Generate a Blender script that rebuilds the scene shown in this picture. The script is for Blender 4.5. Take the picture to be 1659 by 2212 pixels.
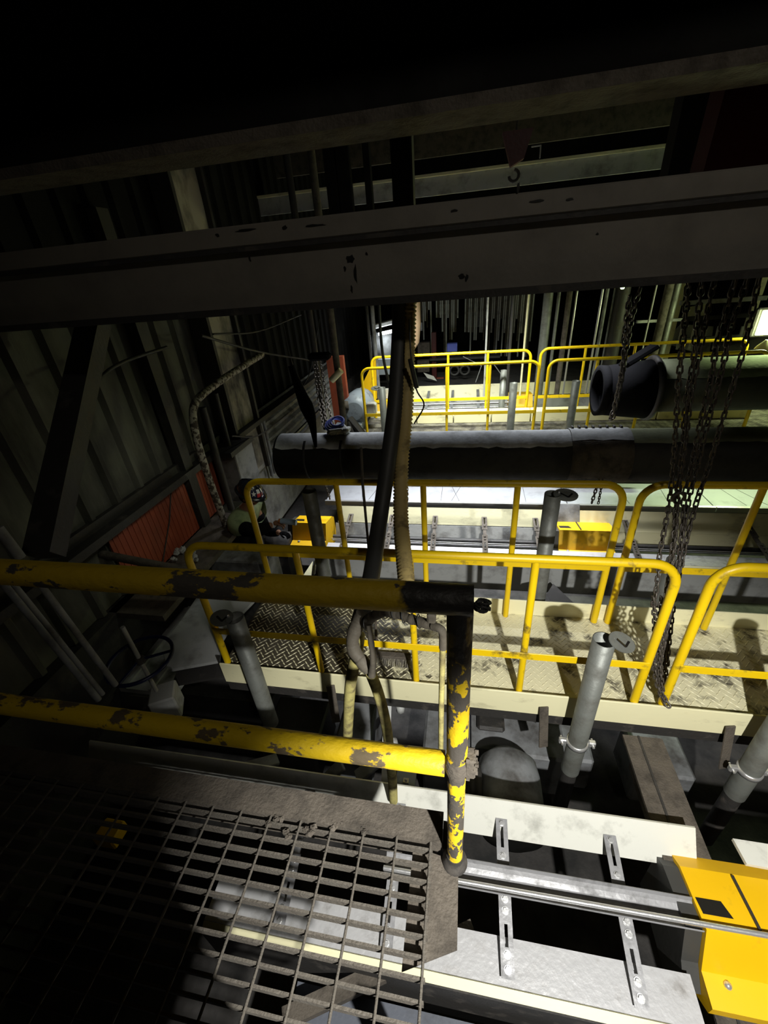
import bpy, bmesh, math, random
from mathutils import Vector, Matrix
random.seed(7)
for o in list(bpy.data.objects): bpy.data.objects.remove(o)
SC = bpy.context.scene
COL = SC.collection
PI = math.pi

# ------------------------------------------------------------------ camera
# world: X along the machines (right), Y away from the viewer, Z up; eye at the origin, upper platform at z=-1.6
FPX, CX, CY = 900.0, 829.5, 1106.0
_d = Vector((135.5, 1554, 900)).normalized()
_Y = Vector((180.5, -537, 900)); _Y -= _d*(_Y@_d) if False else _d*_Y.dot(_d); _Y.normalize()
_X = _Y.cross(-_d)
cam = bpy.data.cameras.new('camera'); co = bpy.data.objects.new('camera', cam); COL.objects.link(co)
cam.sensor_fit = 'VERTICAL'; cam.sensor_height = 36; cam.sensor_width = 27
cam.lens = FPX/2212*36; cam.clip_start = 0.02; cam.clip_end = 100
right = Vector((_X.x, _Y.x, -_d.x)); up = -Vector((_X.y, _Y.y, -_d.y)); fwd = Vector((_X.z, _Y.z, -_d.z))
co.matrix_world = Matrix(((right.x, up.x, -fwd.x, 0), (right.y, up.y, -fwd.y, 0), (right.z, up.z, -fwd.z, 0), (0, 0, 0, 1)))
SC.camera = co
def at(px, py, X=None, Y=None, Z=None):
    """the world point seen at a photo position on a given world plane"""
    r = Vector((px-CX, py-CY, FPX)); w = Vector((r.dot(_X), r.dot(_Y), -r.dot(_d)))
    k = X/w.x if X is not None else Y/w.y if Y is not None else Z/w.z
    return w*k

# ------------------------------------------------------------------ light
SC.view_settings.view_transform = 'Standard'; SC.view_settings.look = 'None'
SC.view_settings.gamma = 1; SC.view_settings.use_curve_mapping = False
SC.view_settings.exposure = 0.0
W = bpy.data.worlds.new('world'); SC.world = W; W.use_nodes = True
W.node_tree.nodes['Background'].inputs[0].default_value = (0.85, 0.9, 0.7, 1)
W.node_tree.nodes['Background'].inputs[1].default_value = 0.0006
def lamp(name, kind, loc, power, color, target=None, size=0.1, size_y=None, angle=90, blend=0.3, spread=180):
    l = bpy.data.lights.new(name, kind); l.energy = power; l.color = color
    if kind == 'AREA':
        l.shape = 'RECTANGLE'; l.size = size; l.size_y = size_y or size; l.spread = math.radians(spread)
    else: l.shadow_soft_size = size
    if kind == 'SPOT': l.spot_size = math.radians(angle); l.spot_blend = blend
    o = bpy.data.objects.new(name, l); COL.objects.link(o); o.location = loc
    if target is not None: o.rotation_euler = (Vector(target)-Vector(loc)).to_track_quat('-Z', 'Y').to_euler()
    return o
# work light clamped right of and behind the viewer, aimed down over the handrail
lamp('work_light', 'SPOT', (0.80, -0.75, 0.0), 640, (1, 0.985, 0.93), (0.66, 0.66, -2.62), 0.03, angle=83, blend=0.5)
# added dim fill for the girder, behind the viewer to the right
lamp('front_fill_light', 'SPOT', (1.8, -1.6, 2.7), 85, (1, 0.93, 0.8), (0.4, 1.7, -0.25), 0.15, angle=66, blend=1.0)
# reflector tube lights hung beyond the grey girder, which hides them from the eye
lamp('girder_tube_light', 'AREA', (0.0, 5.2, 0.0), 100, (0.93, 0.96, 1.0), (0.0, 4.80, -2.0), 3.0, 0.12, spread=80)
lamp('girder_tube_light', 'AREA', (3.3, 5.9, 0.0), 36, (0.80, 1.0, 0.55), (3.3, 5.2, -2), 0.8, 0.12, spread=80)
lamp('aisle_fill_light', 'AREA', (-0.2, 6.4, 0.55), 100, (0.97, 1.0, 0.90), (-0.1, 8.0, -2.3), 2.2, 0.15, spread=80)  # added fill so the far rails' near faces come out bright
lamp('wall_fill_spot', 'SPOT', (-0.9, 2.9, -0.2), 22, (0.95, 1.0, 0.78), (-3.0, 3.0, -2.05), 0.15, angle=62, blend=1.0)  # added spot that brightens the red panels and left wall

# ------------------------------------------------------------------ materials
_m = {}
def mat(name, base, rough=0.6, metal=0.0, dirt=None, scale=3.0, lo=0.5, hi=0.7, bump=0.15, bscale=40, detail=8, stretch=(1, 1, 1), spec=0.5, extra=None):
    if name in _m: return _m[name]
    m = bpy.data.materials.new(name); m.use_nodes = True; nt = m.node_tree; N = nt.nodes; L = nt.links
    b = N['Principled BSDF']; b.inputs['Base Color'].default_value = (*base, 1)
    b.inputs['Roughness'].default_value = rough; b.inputs['Metallic'].default_value = metal
    b.inputs['Specular IOR Level'].default_value = spec
    g = N.new('ShaderNodeNewGeometry'); mp = N.new('ShaderNodeMapping'); mp.inputs['Scale'].default_value = stretch
    L.new(g.outputs['Position'], mp.inputs['Vector']); vec = mp.outputs[0]
    colsock = None
    if dirt:
        n = N.new('ShaderNodeTexNoise'); n.inputs['Scale'].default_value = scale; n.inputs['Detail'].default_value = detail
        n.inputs['Roughness'].default_value = 0.62; L.new(vec, n.inputs['Vector'])
        r = N.new('ShaderNodeMapRange'); r.inputs[1].default_value = lo; r.inputs[2].default_value = hi
        L.new(n.outputs[0], r.inputs[0])
        mx = N.new('ShaderNodeMix'); mx.data_type = 'RGBA'; mx.inputs[6].default_value = (*base, 1); mx.inputs[7].default_value = (*dirt, 1)
        L.new(r.outputs[0], mx.inputs[0]); colsock = mx.outputs[2]; mask = r.outputs[0]
        if extra:   # a stain with a place of its own: axis, start, end, colour
            sx = N.new('ShaderNodeSeparateXYZ'); L.new(g.outputs['Position'], sx.inputs[0])
            n2 = N.new('ShaderNodeTexNoise'); n2.inputs['Scale'].default_value = 14; n2.inputs['Detail'].default_value = 6; L.new(g.outputs['Position'], n2.inputs['Vector'])
            ma = N.new('ShaderNodeMath'); ma.operation = 'MULTIPLY_ADD'; ma.inputs[1].default_value = extra[4]
            L.new(n2.outputs[0], ma.inputs[0]); L.new(sx.outputs[extra[0]], ma.inputs[2])
            r2 = N.new('ShaderNodeMapRange'); r2.inputs[1].default_value = extra[1]; r2.inputs[2].default_value = extra[2]; L.new(ma.outputs[0], r2.inputs[0])
            m2 = N.new('ShaderNodeMix'); m2.data_type = 'RGBA'; m2.inputs[7].default_value = (*extra[3], 1)
            L.new(r2.outputs[0], m2.inputs[0]); L.new(colsock, m2.inputs[6]); colsock = m2.outputs[2]
        L.new(colsock, b.inputs['Base Color'])
        rr = N.new('ShaderNodeMapRange'); rr.inputs[3].default_value = rough; rr.inputs[4].default_value = min(1, rough+0.3)
        L.new(mask, rr.inputs[0]); L.new(rr.outputs[0], b.inputs['Roughness'])
    if bump:
        nb = N.new('ShaderNodeTexNoise'); nb.inputs['Scale'].default_value = bscale; nb.inputs['Detail'].default_value = 5; L.new(vec, nb.inputs['Vector'])
        bp = N.new('ShaderNodeBump'); bp.inputs['Strength'].default_value = bump; bp.inputs['Distance'].default_value = 0.01
        L.new(nb.outputs[0], bp.inputs['Height']); L.new(bp.outputs[0], b.inputs['Normal'])
    _m[name] = m; return m
def glow(name, color, strength):
    if name in _m: return _m[name]
    m = bpy.data.materials.new(name); m.use_nodes = True; b = m.node_tree.nodes['Principled BSDF']
    b.inputs['Base Color'].default_value = (*color, 1); b.inputs['Emission Color'].default_value = (*color, 1); b.inputs['Emission Strength'].default_value = strength
    _m[name] = m; return m
YEL = mat('yellow_rail_paint', (0.80, 0.54, 0.004), 0.38, dirt=(0.10, 0.07, 0.02), scale=9, lo=0.60, hi=0.74, bump=0.05)
YELB = mat('yellow_guard_paint', (0.82, 0.48, 0.004), 0.45, dirt=(0.20, 0.12, 0.02), scale=5, lo=0.60, hi=0.85, bump=0.04)
CHAR = (0.022, 0.020, 0.018)
FGX = mat('chipped_yellow_rail', (0.46, 0.31, 0.013), 0.5, dirt=(0.060, 0.052, 0.042), scale=11, lo=0.565, hi=0.585, bump=0.35, bscale=60, stretch=(0.6, 1, 1), extra=(0, -0.05, -0.04, CHAR, 0.12))
FGZ = mat('chipped_yellow_post', (0.70, 0.47, 0.012), 0.45, dirt=(0.060, 0.052, 0.042), scale=17, lo=0.475, hi=0.495, bump=0.35, bscale=60, stretch=(1, 1, 0.6), extra=(2, -0.62, -0.60, CHAR, 0.16))
FGL = mat('dusty_yellow_rail', (0.70, 0.48, 0.012), 0.5, dirt=(0.12, 0.09, 0.05), scale=15, lo=0.555, hi=0.585, bump=0.35, bscale=60, stretch=(0.6, 1, 1))
CREAM = mat('cream_paint', (0.82, 0.78, 0.50), 0.5, dirt=(0.22, 0.19, 0.11), scale=5, lo=0.56, hi=0.80, bump=0.08, stretch=(0.5, 1, 1))
WHITE = mat('white_steel', (0.66, 0.66, 0.60), 0.33, dirt=(0.25, 0.25, 0.22), scale=6, lo=0.52, hi=0.80, bump=0.10, bscale=25)
SILV = mat('worn_bright_steel', (0.62, 0.62, 0.63), 0.32, 0.35, dirt=(0.25, 0.24, 0.23), scale=9, lo=0.52, hi=0.75, bump=0.25, bscale=30)
GREY = mat('grey_machine_steel', (0.23, 0.24, 0.25), 0.55, dirt=(0.06, 0.055, 0.05), scale=4, lo=0.45, hi=0.7, bump=0.15)
GREYL = mat('light_grey_steel', (0.42, 0.43, 0.42), 0.5, dirt=(0.12, 0.11, 0.10), scale=4, lo=0.5, hi=0.75, bump=0.1)
BLUEG = mat('blue_grey_paint', (0.25, 0.29, 0.34), 0.45, dirt=(0.08, 0.08, 0.09), scale=8, lo=0.55, hi=0.75)
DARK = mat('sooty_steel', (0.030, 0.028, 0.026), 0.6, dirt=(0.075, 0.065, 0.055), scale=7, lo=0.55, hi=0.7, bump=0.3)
DARKW = mat('soot_and_shade_black', (0.011, 0.0105, 0.01), 0.9, spec=0.1, dirt=(0.022, 0.022, 0.02), scale=2, lo=0.5, hi=0.7)  # near black for dark surfaces; also paints shade on the left wall
DUST = mat('dusty_brown_steel', (0.095, 0.08, 0.063), 0.8, dirt=(0.045, 0.038, 0.03), scale=12, lo=0.45, hi=0.7, bump=0.5, bscale=90)
GRAT = mat('grating_steel', (0.085, 0.074, 0.06), 0.75, dirt=(0.09, 0.08, 0.065), scale=20, lo=0.45, hi=0.65, bump=0.5, bscale=120)
GALV = mat('galvanized_pipe', (0.17, 0.18, 0.165), 0.5, 0.3, dirt=(0.09, 0.088, 0.075), scale=8, lo=0.45, hi=0.75, bump=0.15)
BEAM = mat('girder_grey_paint', (0.185, 0.17, 0.145), 0.55, dirt=(0.12, 0.11, 0.095), scale=3.5, lo=0.45, hi=0.8, bump=0.1)
STAIN = mat('black_grease', (0.012, 0.011, 0.010), 0.4)
BIGP = mat('big_pipe_coating', (0.045, 0.045, 0.043), 0.7, spec=0.15, dirt=(0.025, 0.025, 0.024), scale=5, lo=0.5, hi=0.75, bump=0.2)  # near black body paints the pipe's shaded side
BIGG = mat('olive_pipe_coating', (0.05, 0.055, 0.035), 0.7, spec=0.15, dirt=(0.03, 0.034, 0.022), scale=5, lo=0.5, hi=0.75, bump=0.2)  # dark body paints shade below the lighter top shell
BLKH = mat('black_hose_rubber', (0.045, 0.045, 0.042), 0.55, bump=0.1)
RIBY = mat('dirty_yellow_hose', (0.47, 0.42, 0.15), 0.6, dirt=(0.16, 0.13, 0.06), scale=14, lo=0.45, hi=0.65, bump=0.2)
RIBB = mat('brown_ribbed_hose', (0.60, 0.46, 0.18), 0.6, dirt=(0.16, 0.12, 0.06), scale=10, lo=0.5, hi=0.7, bump=0.2)
TAPE = mat('grey_wrapping_tape', (0.115, 0.10, 0.076), 0.7, dirt=(0.07, 0.06, 0.045), scale=10, lo=0.45, hi=0.7, bump=0.4)
CHN = mat('chain_steel', (0.10, 0.088, 0.075), 0.45, 0.5, dirt=(0.05, 0.035, 0.025), scale=20, lo=0.5, hi=0.7)
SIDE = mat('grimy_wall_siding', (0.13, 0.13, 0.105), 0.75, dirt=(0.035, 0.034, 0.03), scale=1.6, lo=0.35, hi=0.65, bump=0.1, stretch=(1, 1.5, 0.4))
TAN = mat('tan_column_paint', (0.34, 0.31, 0.24), 0.7, dirt=(0.06, 0.055, 0.05), scale=3.0, lo=0.42, hi=0.62, stretch=(1, 1, 0.5))
RED = mat('red_oxide_panel', (0.34, 0.07, 0.03), 0.6, dirt=(0.14, 0.04, 0.025), scale=4, lo=0.45, hi=0.75, stretch=(1, 1, 0.4))
WPIPE = mat('flaking_white_pipe', (0.34, 0.31, 0.26), 0.7, dirt=(0.06, 0.045, 0.035), scale=22, lo=0.47, hi=0.53)
CONC = mat('stained_concrete', (0.36, 0.36, 0.33), 0.85, dirt=(0.12, 0.115, 0.10), scale=3, lo=0.45, hi=0.7, bump=0.3)
FLR = mat('dark_floor', (0.05, 0.046, 0.043), 0.8, dirt=(0.02, 0.02, 0.02), scale=3, lo=0.4, hi=0.65, bump=0.4)
BLUE = mat('blue_enamel', (0.008, 0.014, 0.07), 0.3)
BLUEL = mat('blue_webbing', (0.12, 0.16, 0.62), 0.6)
REDP = mat('red_hoist_paint', (0.06, 0.004, 0.003), 0.5)
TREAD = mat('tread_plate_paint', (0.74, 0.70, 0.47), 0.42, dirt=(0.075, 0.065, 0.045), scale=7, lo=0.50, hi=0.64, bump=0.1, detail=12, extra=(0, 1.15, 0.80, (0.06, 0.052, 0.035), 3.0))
LUG = mat('worn_tread_lugs', (0.70, 0.66, 0.44), 0.4, dirt=(0.20, 0.18, 0.12), scale=7, lo=0.53, hi=0.70, bump=0, detail=12)
STRAP = mat('strap_steel', (0.27, 0.27, 0.28), 0.4, 0.2, dirt=(0.12, 0.12, 0.12), scale=12, lo=0.5, hi=0.75)
BOLT = mat('zinc_bolt', (0.66, 0.66, 0.66), 0.28, 0.7)
BLACK = mat('black_cloth', (0.008, 0.008, 0.009), 0.95, spec=0.03)

# ------------------------------------------------------------------ mesh helpers
class MB:
    def __init__(s): s.v = []; s.f = []; s.sm = []
    def add(s, vs, fs, smooth=False):
        k = len(s.v); s.v += [Vector(v) for v in vs]; s.f += [tuple(i+k for i in f) for f in fs]; s.sm += [smooth]*len(fs); return s
    def box(s, c, d, M=None, bev=0.0):
        x, y, z = d[0]/2, d[1]/2, d[2]/2
        if bev:
            b = min(bev, x*.9, y*.9, z*.9); bm = bmesh.new(); bmesh.ops.create_cube(bm, size=1)
            for v in bm.verts: v.co = Vector((v.co.x*d[0], v.co.y*d[1], v.co.z*d[2]))
            bmesh.ops.bevel(bm, geom=bm.edges[:], offset=b, segments=1, affect='EDGES')
            vs = [v.co.copy() for v in bm.verts]; fs = [[v.index for v in f.verts] for f in bm.faces]; bm.verts.index_update(); bm.free()
        else:
            vs = [Vector((i*x, j*y, k*z)) for i in (-1, 1) for j in (-1, 1) for k in (-1, 1)]
            fs = [(0, 1, 3, 2), (4, 6, 7, 5), (0, 4, 5, 1), (2, 3, 7, 6), (0, 2, 6, 4), (1, 5, 7, 3)]
        c = Vector(c)
        return s.add([(M @ v if M else v)+c for v in vs], fs)
    def span(s, a, b, bev=0.0):
        a = Vector(a); b = Vector(b); return s.box((a+b)/2, [abs(q) for q in (b-a)], bev=bev)
    def bar(s, a, b, w, h, roll=0.0, bev=0.0):
        """a bar of section w x h between two points"""
        a = Vector(a); b = Vector(b); d = b-a; q = d.to_track_quat('Z', 'Y').to_matrix() @ Matrix.Rotation(roll, 3, 'Z')
        return s.box((a+b)/2, (w, h, d.length), q, bev)
    def tube(s, pts, r, n=12, caps=True, closed=False):
        pts = [Vector(p) for p in pts]; m = len(pts); rs = r if isinstance(r, (list, tuple)) else [r]*m
        t = []
        for i in range(m):
            if closed: d = pts[(i+1) % m]-pts[i-1]
            else: d = pts[min(i+1, m-1)]-pts[max(i-1, 0)]
            t.append(d.normalized())
        nrm = t[0].orthogonal().normalized(); rings = []
        for i in range(m):
            nrm = (nrm - t[i]*nrm.dot(t[i])).normalized(); bn = t[i].cross(nrm)
            rings.append([pts[i]+rs[i]*(math.cos(2*PI*k/n)*nrm+math.sin(2*PI*k/n)*bn) for k in range(n)])
        vs = [v for q in rings for v in q]; fs = []
        for i in range(m if closed else m-1):
            j = (i+1) % m
            for k in range(n): fs.append((i*n+k, i*n+(k+1) % n, j*n+(k+1) % n, j*n+k))
        s.add(vs, fs, True)
        if caps and not closed:
            s.add(rings[0], [tuple(range(n))[::-1]]); s.add(rings[-1], [tuple(range(n))])
        return s
    def prism(s, prof, a, b, axis='X'):
        """profile (two coordinates) pushed along an axis from a to b"""
        def P(p, t): return (t, p[0], p[1]) if axis == 'X' else (p[0], t, p[1]) if axis == 'Y' else (p[0], p[1], t)
        n = len(prof); vs = [P(p, a) for p in prof]+[P(p, b) for p in prof]
        fs = [(i, (i+1) % n, n+(i+1) % n, n+i) for i in range(n)]+[tuple(range(n))[::-1], tuple(range(n, 2*n))]
        return s.add(vs, fs)
    def plate(s, quad, th):
        """a plate of thickness th on four points"""
        q = [Vector(p) for p in quad]; nr = (q[1]-q[0]).cross(q[-1]-q[0]).normalized()*th; n = len(q)
        return s.add(q+[p-nr for p in q], [tuple(range(n)), tuple(range(n, 2*n))[::-1]]+[(i, n+i, n+(i+1) % n, (i+1) % n) for i in range(n)])
    def lathe(s, c, prof, axis='Z', n=24, smooth=True):
        c = Vector(c); vs = []; fs = []; m = len(prof)
        for r, h in prof:
            for k in range(n):
                a = 2*PI*k/n; x, y = r*math.cos(a), r*math.sin(a)
                vs.append(c+Vector({'Z': (x, y, h), 'X': (h, x, y), 'Y': (y, h, x)}[axis]))
        for i in range(m-1):
            for k in range(n): fs.append((i*n+k, i*n+(k+1) % n, (i+1)*n+(k+1) % n, (i+1)*n+k))
        s.add(vs, fs, smooth); s.add(vs[:n], [tuple(range(n))[::-1]]); return s.add(vs[-n:], [tuple(range(n))])
    def build(s, name, m, parent=None, **kw):
        off = parent_loc(parent) if parent else Vector((0, 0, 0))
        me = bpy.data.meshes.new(name); me.from_pydata([v-off for v in s.v], [], s.f); me.update()
        bm = bmesh.new(); bm.from_mesh(me); bmesh.ops.recalc_face_normals(bm, faces=bm.faces[:]); bm.to_mesh(me); bm.free()
        for p, q in zip(me.polygons, s.sm): p.use_smooth = q
        me.materials.append(m); o = bpy.data.objects.new(name, me); COL.objects.link(o)
        if parent: o.parent = parent
        for k, v in kw.items(): o[k] = v
        return o
def parent_loc(p):
    l = Vector((0, 0, 0))
    while p: l += p.location; p = p.parent
    return l
def thing(name, label, cat, loc=(0, 0, 0), group=None):
    o = bpy.data.objects.new(name, None); o.empty_display_size = 0.1; COL.objects.link(o); o.location = loc
    o['label'] = label; o['category'] = cat
    if group: o['group'] = group
    return o
def solo(mb, name, m, label, cat, group=None):
    o = mb.build(name, m); o['label'] = label; o['category'] = cat
    if group: o['group'] = group
    return o
def struct(mb, name, m):
    o = mb.build(name, m); o['kind'] = 'structure'; return o
def dup(o, off=(0, 0, 0), label=None, parent=None):
    c = o.copy(); COL.objects.link(c); c.parent = parent
    if parent is None: c.location = o.location+Vector(off)
    if label: c['label'] = label
    for ch in list(o.children): dup(ch, parent=c)
    return c
def arc(c, r, a0, a1, n, ax, ay):
    return [Vector(c)+Vector(ax)*r*math.cos(a0+(a1-a0)*i/n)+Vector(ay)*r*math.sin(a0+(a1-a0)*i/n) for i in range(n+1)]
def smooth_path(pts, n=8):
    P = [Vector(p) for p in pts]; P = [P[0]*2-P[1]]+P+[P[-1]*2-P[-2]]; out = []
    for i in range(1, len(P)-2):
        for k in range(n):
            t = k/n; a, b, c, d = P[i-1:i+3]
            out.append(0.5*((2*b)+(c-a)*t+(2*a-5*b+4*c-d)*t*t+(3*b-a-3*c+d)*t*t*t))
    return out+[P[-2]]
def resample(pts, step):
    out = [pts[0].copy()]; acc = 0
    for a, b in zip(pts, pts[1:]):
        L = (b-a).length; t = step-acc
        while t <= L: out.append(a+(b-a)*(t/L)); t += step
        acc = (acc+L) % step
    return out

# ------------------------------------------------------------------ the hall
struct(MB().span((-3.3, -2.5, -4.15), (7, 16.5, -4.0)), 'floor', FLR)
struct(MB().span((-3.3, -2.5, 3.2), (7, 16.5, 3.3)), 'ceiling', DARKW)
struct(MB().span((-3.3, 16.0, -4), (7, 16.2, 3.2)), 'wall_back', DARKW)
struct(MB().span((6.8, -2.5, -4), (7.0, 16, 3.2)), 'wall_right', DARKW)
# left wall: vertical ribbed siding above, concrete kerb below
def sided(name, ya, yb, m, z0=-2.35, z1=3.2):
    wl = MB(); prof = []; y = ya
    while y < yb-.01:
        prof += [(-3.0, y), (-3.0, y+0.20), (-2.955, y+0.23), (-2.955, y+0.27)]; y += 0.30
    prof += [(-3.2, y), (-3.2, ya)]; n = len(prof)
    wl.add([(p[0], p[1], z0) for p in prof]+[(p[0], p[1], z1) for p in prof], [(i, (i+1) % n, n+(i+1) % n, n+i) for i in range(n)]); struct(wl, name, m)
sided('wall_left', -2.0, 4.6, SIDE, z1=.28); sided('wall_left', -2.0, 4.6, DARKW, z0=.28); sided('wall_left', 4.6, 16.0, DARKW)  # upper and far siding switched to near black to paint shade
struct(MB().span((-3.3, -2.5, -4.0), (-2.9, 16, -2.36)), 'baseboard_left', DARK)
struct(MB().span((-2.95, 4.75, -3.3), (-2.84, 9.2, -2.3)).span((-2.99, 4.75, -2.3), (-2.80, 9.2, -2.24)), 'trim_1', CONC)
# raised floor along the left wall and behind the second walkway
struct(MB().span((-2.9, 2.2, -4.0), (-1.72, 8.2, -3.4)), 'floor_ledge', FLR)
struct(MB().span((-2.9, 10.9, -4.0), (6.8, 16, -2.62)), 'floor_back', FLR)

# ------------------------------------------------------------------ girders overhead
g = thing('ceiling_girder', 'massive dull grey steel girder crossing the whole view, stained with black grease', 'girder', (0, 2.1, -0.12))
MB().span((-4.2, 2.03, -0.10), (4.2, 2.06, 0.135)).build('web_plate', BEAM, g)
MB().span((-4.2, 2.0, 0.135), (4.2, 2.25, 0.213), bev=0.006).build('top_flange', BEAM, g)
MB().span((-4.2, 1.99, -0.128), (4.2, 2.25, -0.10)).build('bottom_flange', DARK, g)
MB().span((-4.2, 2.0, 0.118), (4.2, 2.029, 0.134)).build('painted_shadow_strip', DARK, g)  # dark strip painted as the shadow under the flange
sm_ = MB()
def blot(cx, cz, rx, rz, yy=2.0285):
    k = 11; pts = []
    for i in range(k):
        a = 2*PI*i/k; q = 0.55+0.6*random.random(); pts.append((cx+rx*q*math.cos(a), yy, cz+rz*q*math.sin(a)))
    sm_.add(pts+[(p[0], yy+0.002, p[2]) for p in pts], [tuple(range(k))])
for px, py, rx, rz in [(757, 560, 22, 16), (768, 590, 7, 32), (745, 580, 5, 12), (792, 548, 6, 6), (760, 625, 5, 14), (998, 597, 13, 9), (1008, 600, 6, 12), (1290, 505, 5, 5), (540, 560, 5, 9)]:
    c = at(px, py, Y=2.03); blot(c.x, c.z, rx*.0012, rz*.0012)
for px, py, rx, rz in [(470, 508, 10, 7), (530, 497, 40, 4), (615, 492, 14, 9), (680, 487, 50, 4), (980, 455, 12, 5), (1120, 405, 5, 18), (1160, 434, 22, 4), (1230, 430, 14, 4)]:
    c = at(px, py, Y=2.0); blot(c.x, c.z, rx*.0012, rz*.0012, 1.998)
sm_.build('grease_stain', STAIN, g, label='black grease smears')

g = thing('upper_girder', 'dark upper beam near the roof with a pale bottom edge', 'girder', (0, 1.8, 0.45))
MB().span((-2.9, 1.78, 0.418), (1.02, 2.0, 0.452)).build('bottom_flange', DUST, g, label='pale dusty bottom flange')
MB().span((-2.9, 1.86, 0.452), (1.02, 1.9, 1.1)).build('web_plate', DARKW, g)
solo(MB().span((-3.4, 1.2, 0.95), (4.2, 1.7, 1.3)), 'roof_purlin', DARKW, 'black box beam above the topmost pale beam edge', 'beam')

def pcol(name, px, py, Y, w, d, m, label, z0=-0.2, z1=1.6, cat='column'):
    c = at(px, py, Y=Y)
    return solo(MB().span((c.x-w/2, Y, z0), (c.x+w/2, Y+d, z1), bev=0.004), name, m, label, cat)
o = thing('drop_post', 'dark square hanger post with a bright right edge between the two upper girders', 'post', at(866, 330, Y=2.3))
c = at(866, 330, Y=2.3)
MB().span((c.x-.045, 2.3, 0.1), (c.x+.04, 2.37, 1.2)).build('shaft', DARK, o)
MB().span((c.x+.04, 2.295, 0.1), (c.x+.048, 2.38, 1.2)).build('edge_angle', BEAM, o)
for px, w, lb in [(716, 0.12, 'leftmost'), (744, 0.14, 'middle'), (795, 0.07, 'rightmost')]:
    pcol('roof_hanger', px, 400, 5.5, w, 0.1, DARKW, 'black hanger seen above the grey girder, %s of the three left of the square post' % lb, 0.35, 2.4, 'hanger')
# distant crane girders seen through the gap
cg = thing('crane_girder', 'pale greenish crane girder seen through the gap above the grey girder', 'girder', (0, 7.0, 0.9))
MB().span((-3.0, 7.0, 0.82), (3.3, 7.04, 1.02)).build('web_plate', GREYL, cg)
MB().span((-3.0, 6.95, 1.02), (3.3, 7.3, 1.05)).build('top_flange', CREAM, cg)
cg = thing('brown_girder', 'dim brown girder far above the pale crane girder', 'girder', (0, 7.9, 1.3))
MB().span((-3.0, 7.9, 1.38), (3.0, 7.95, 1.66)).build('web_plate', DUST, cg)
MB().span((-3.0, 7.85, 1.66), (3.0, 8.1, 1.7)).build('top_flange', DUST, cg)
hb = thing('hook_block', 'dim red crane hook block hanging above the grey girder', 'hook block', at(1115, 335, Y=4.0))
c = at(1115, 320, Y=4.0)
MB().prism([(c.x-.10, c.z+.10), (c.x+.11, c.z+.10), (c.x+.06, c.z-.06), (c.x-.03, c.z-.10)], 4.0, 4.08, 'Y').build('housing', REDP, hb)
MB().tube(arc(c+Vector((0.0, .04, -.15)), .035, PI/2, -PI, 10, (1, 0, 0), (0, 0, 1)), .011, 8).build('hook', DARK, hb)
MB().tube([c+Vector((0, .04, .10)), c+Vector((0, .04, 3.2-c.z))], .008, 8).build('wire_rope', DARK, hb)
ft = solo(MB().tube([at(1148, 317, Y=4.2), at(1169, 314, Y=4.2)], .005, 6).tube([at(1168, 313, Y=4.2), at(1166, 342, Y=4.2)], .005, 6), 'tee_handle', GREYL, 'small pale T shaped rod beside the red hook block', 'rod')
c = at(1625, 210, Y=2.6)
solo(MB().prism([(c.x-.10, c.z+.32), (c.x+.35, c.z+.32), (c.x+.35, c.z-.25), (c.x-.12, c.z-.30)], 2.6, 2.75, 'Y'), 'hoist_trolley', REDP, 'dim dark red hoist housing in the upper right corner', 'hoist')
c = at(1487, 310, Y=5.0)
solo(MB().span((c.x-.11, 5.0, 0.5), (c.x+.11, 5.2, 2.2)), 'roof_hanger', DARKW, 'thick black column rising above the right end of the grey girder', 'column')

# ------------------------------------------------------------------ upper platform with its rusty handrail
pl = thing('grating_platform', 'dusty steel grating floor of the upper platform in the foreground', 'platform', (0, 0.6, -1.6))
gb = MB(); yy = 0.605
while yy > -0.5: gb.span((-2.3, yy-.0035, -1.632), (-0.07, yy+.0035, -1.602)); yy -= 0.0405
gb.build('bearing_bars', GRAT, pl)
rb = MB(); xx = -0.078; k = 0
while xx > -2.3: rb.tube([(xx+random.uniform(-.001, .001), 0.625, -1.601), (xx, 0.1, -1.599), (xx, -0.5, -1.601)], .0042, 7); xx -= 0.110
rb.build('cross_rods', GRAT, pl)
MB().span((-2.3, 0.625, -1.72), (-0.04, 0.635, -1.598)).span((-2.3, 0.635, -1.603), (-0.04, 0.715, -1.595)).build('edge_channel', DUST, pl)
MB().plate([(-.135, .335, -1.64), (.012, .40, -1.64), (.012, .60, -1.64), (-.135, .62, -1.64)], .01).build('corner_plate', DUST, pl, label='rough rusty corner plate under the grating')
MB().span((-.04, .62, -1.73), (0.0, .70, -1.62)).build('end_bracket', DARK, pl)
# lumps of dirt caught in the grating
for i in range(16):
    px, py = random.choice([(560, 1765), (620, 1780), (700, 1790), (760, 1790), (690, 1765), (650, 1800), (820, 1805)]); c = at(px+random.uniform(-40, 40), py+random.uniform(-12, 12), Z=-1.605)
    b = MB(); b.lathe(c, [(.004, -.006), (.013, -.003), (.011, .005), (.004, .009)], n=6, smooth=False)
    for v in b.v: v += Vector((random.uniform(-.004, .004), random.uniform(-.003, .003), random.uniform(-.003, .003)))
    solo(b, 'dirt_clod', DUST, 'clod of dried dirt lodged in the foreground grating', 'dirt', 'dirt clods on the grating')
hr = thing('platform_handrail', 'large foreground pipe handrail in chipped yellow paint with a charred black corner', 'handrail', (0, 0.6, -1.6))
MB().tube([(-3.0, .6, -.535), (-1, .6, -.538), (-0.45, .6, -.540), (0.024, .6, -.541)], .0300, 24).build('top_rail', FGX, hr)
MB().tube([(-3.0, .6, -1.075), (-0.03, .6, -1.092)], .0300, 24).build('mid_rail', FGL, hr)
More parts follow.
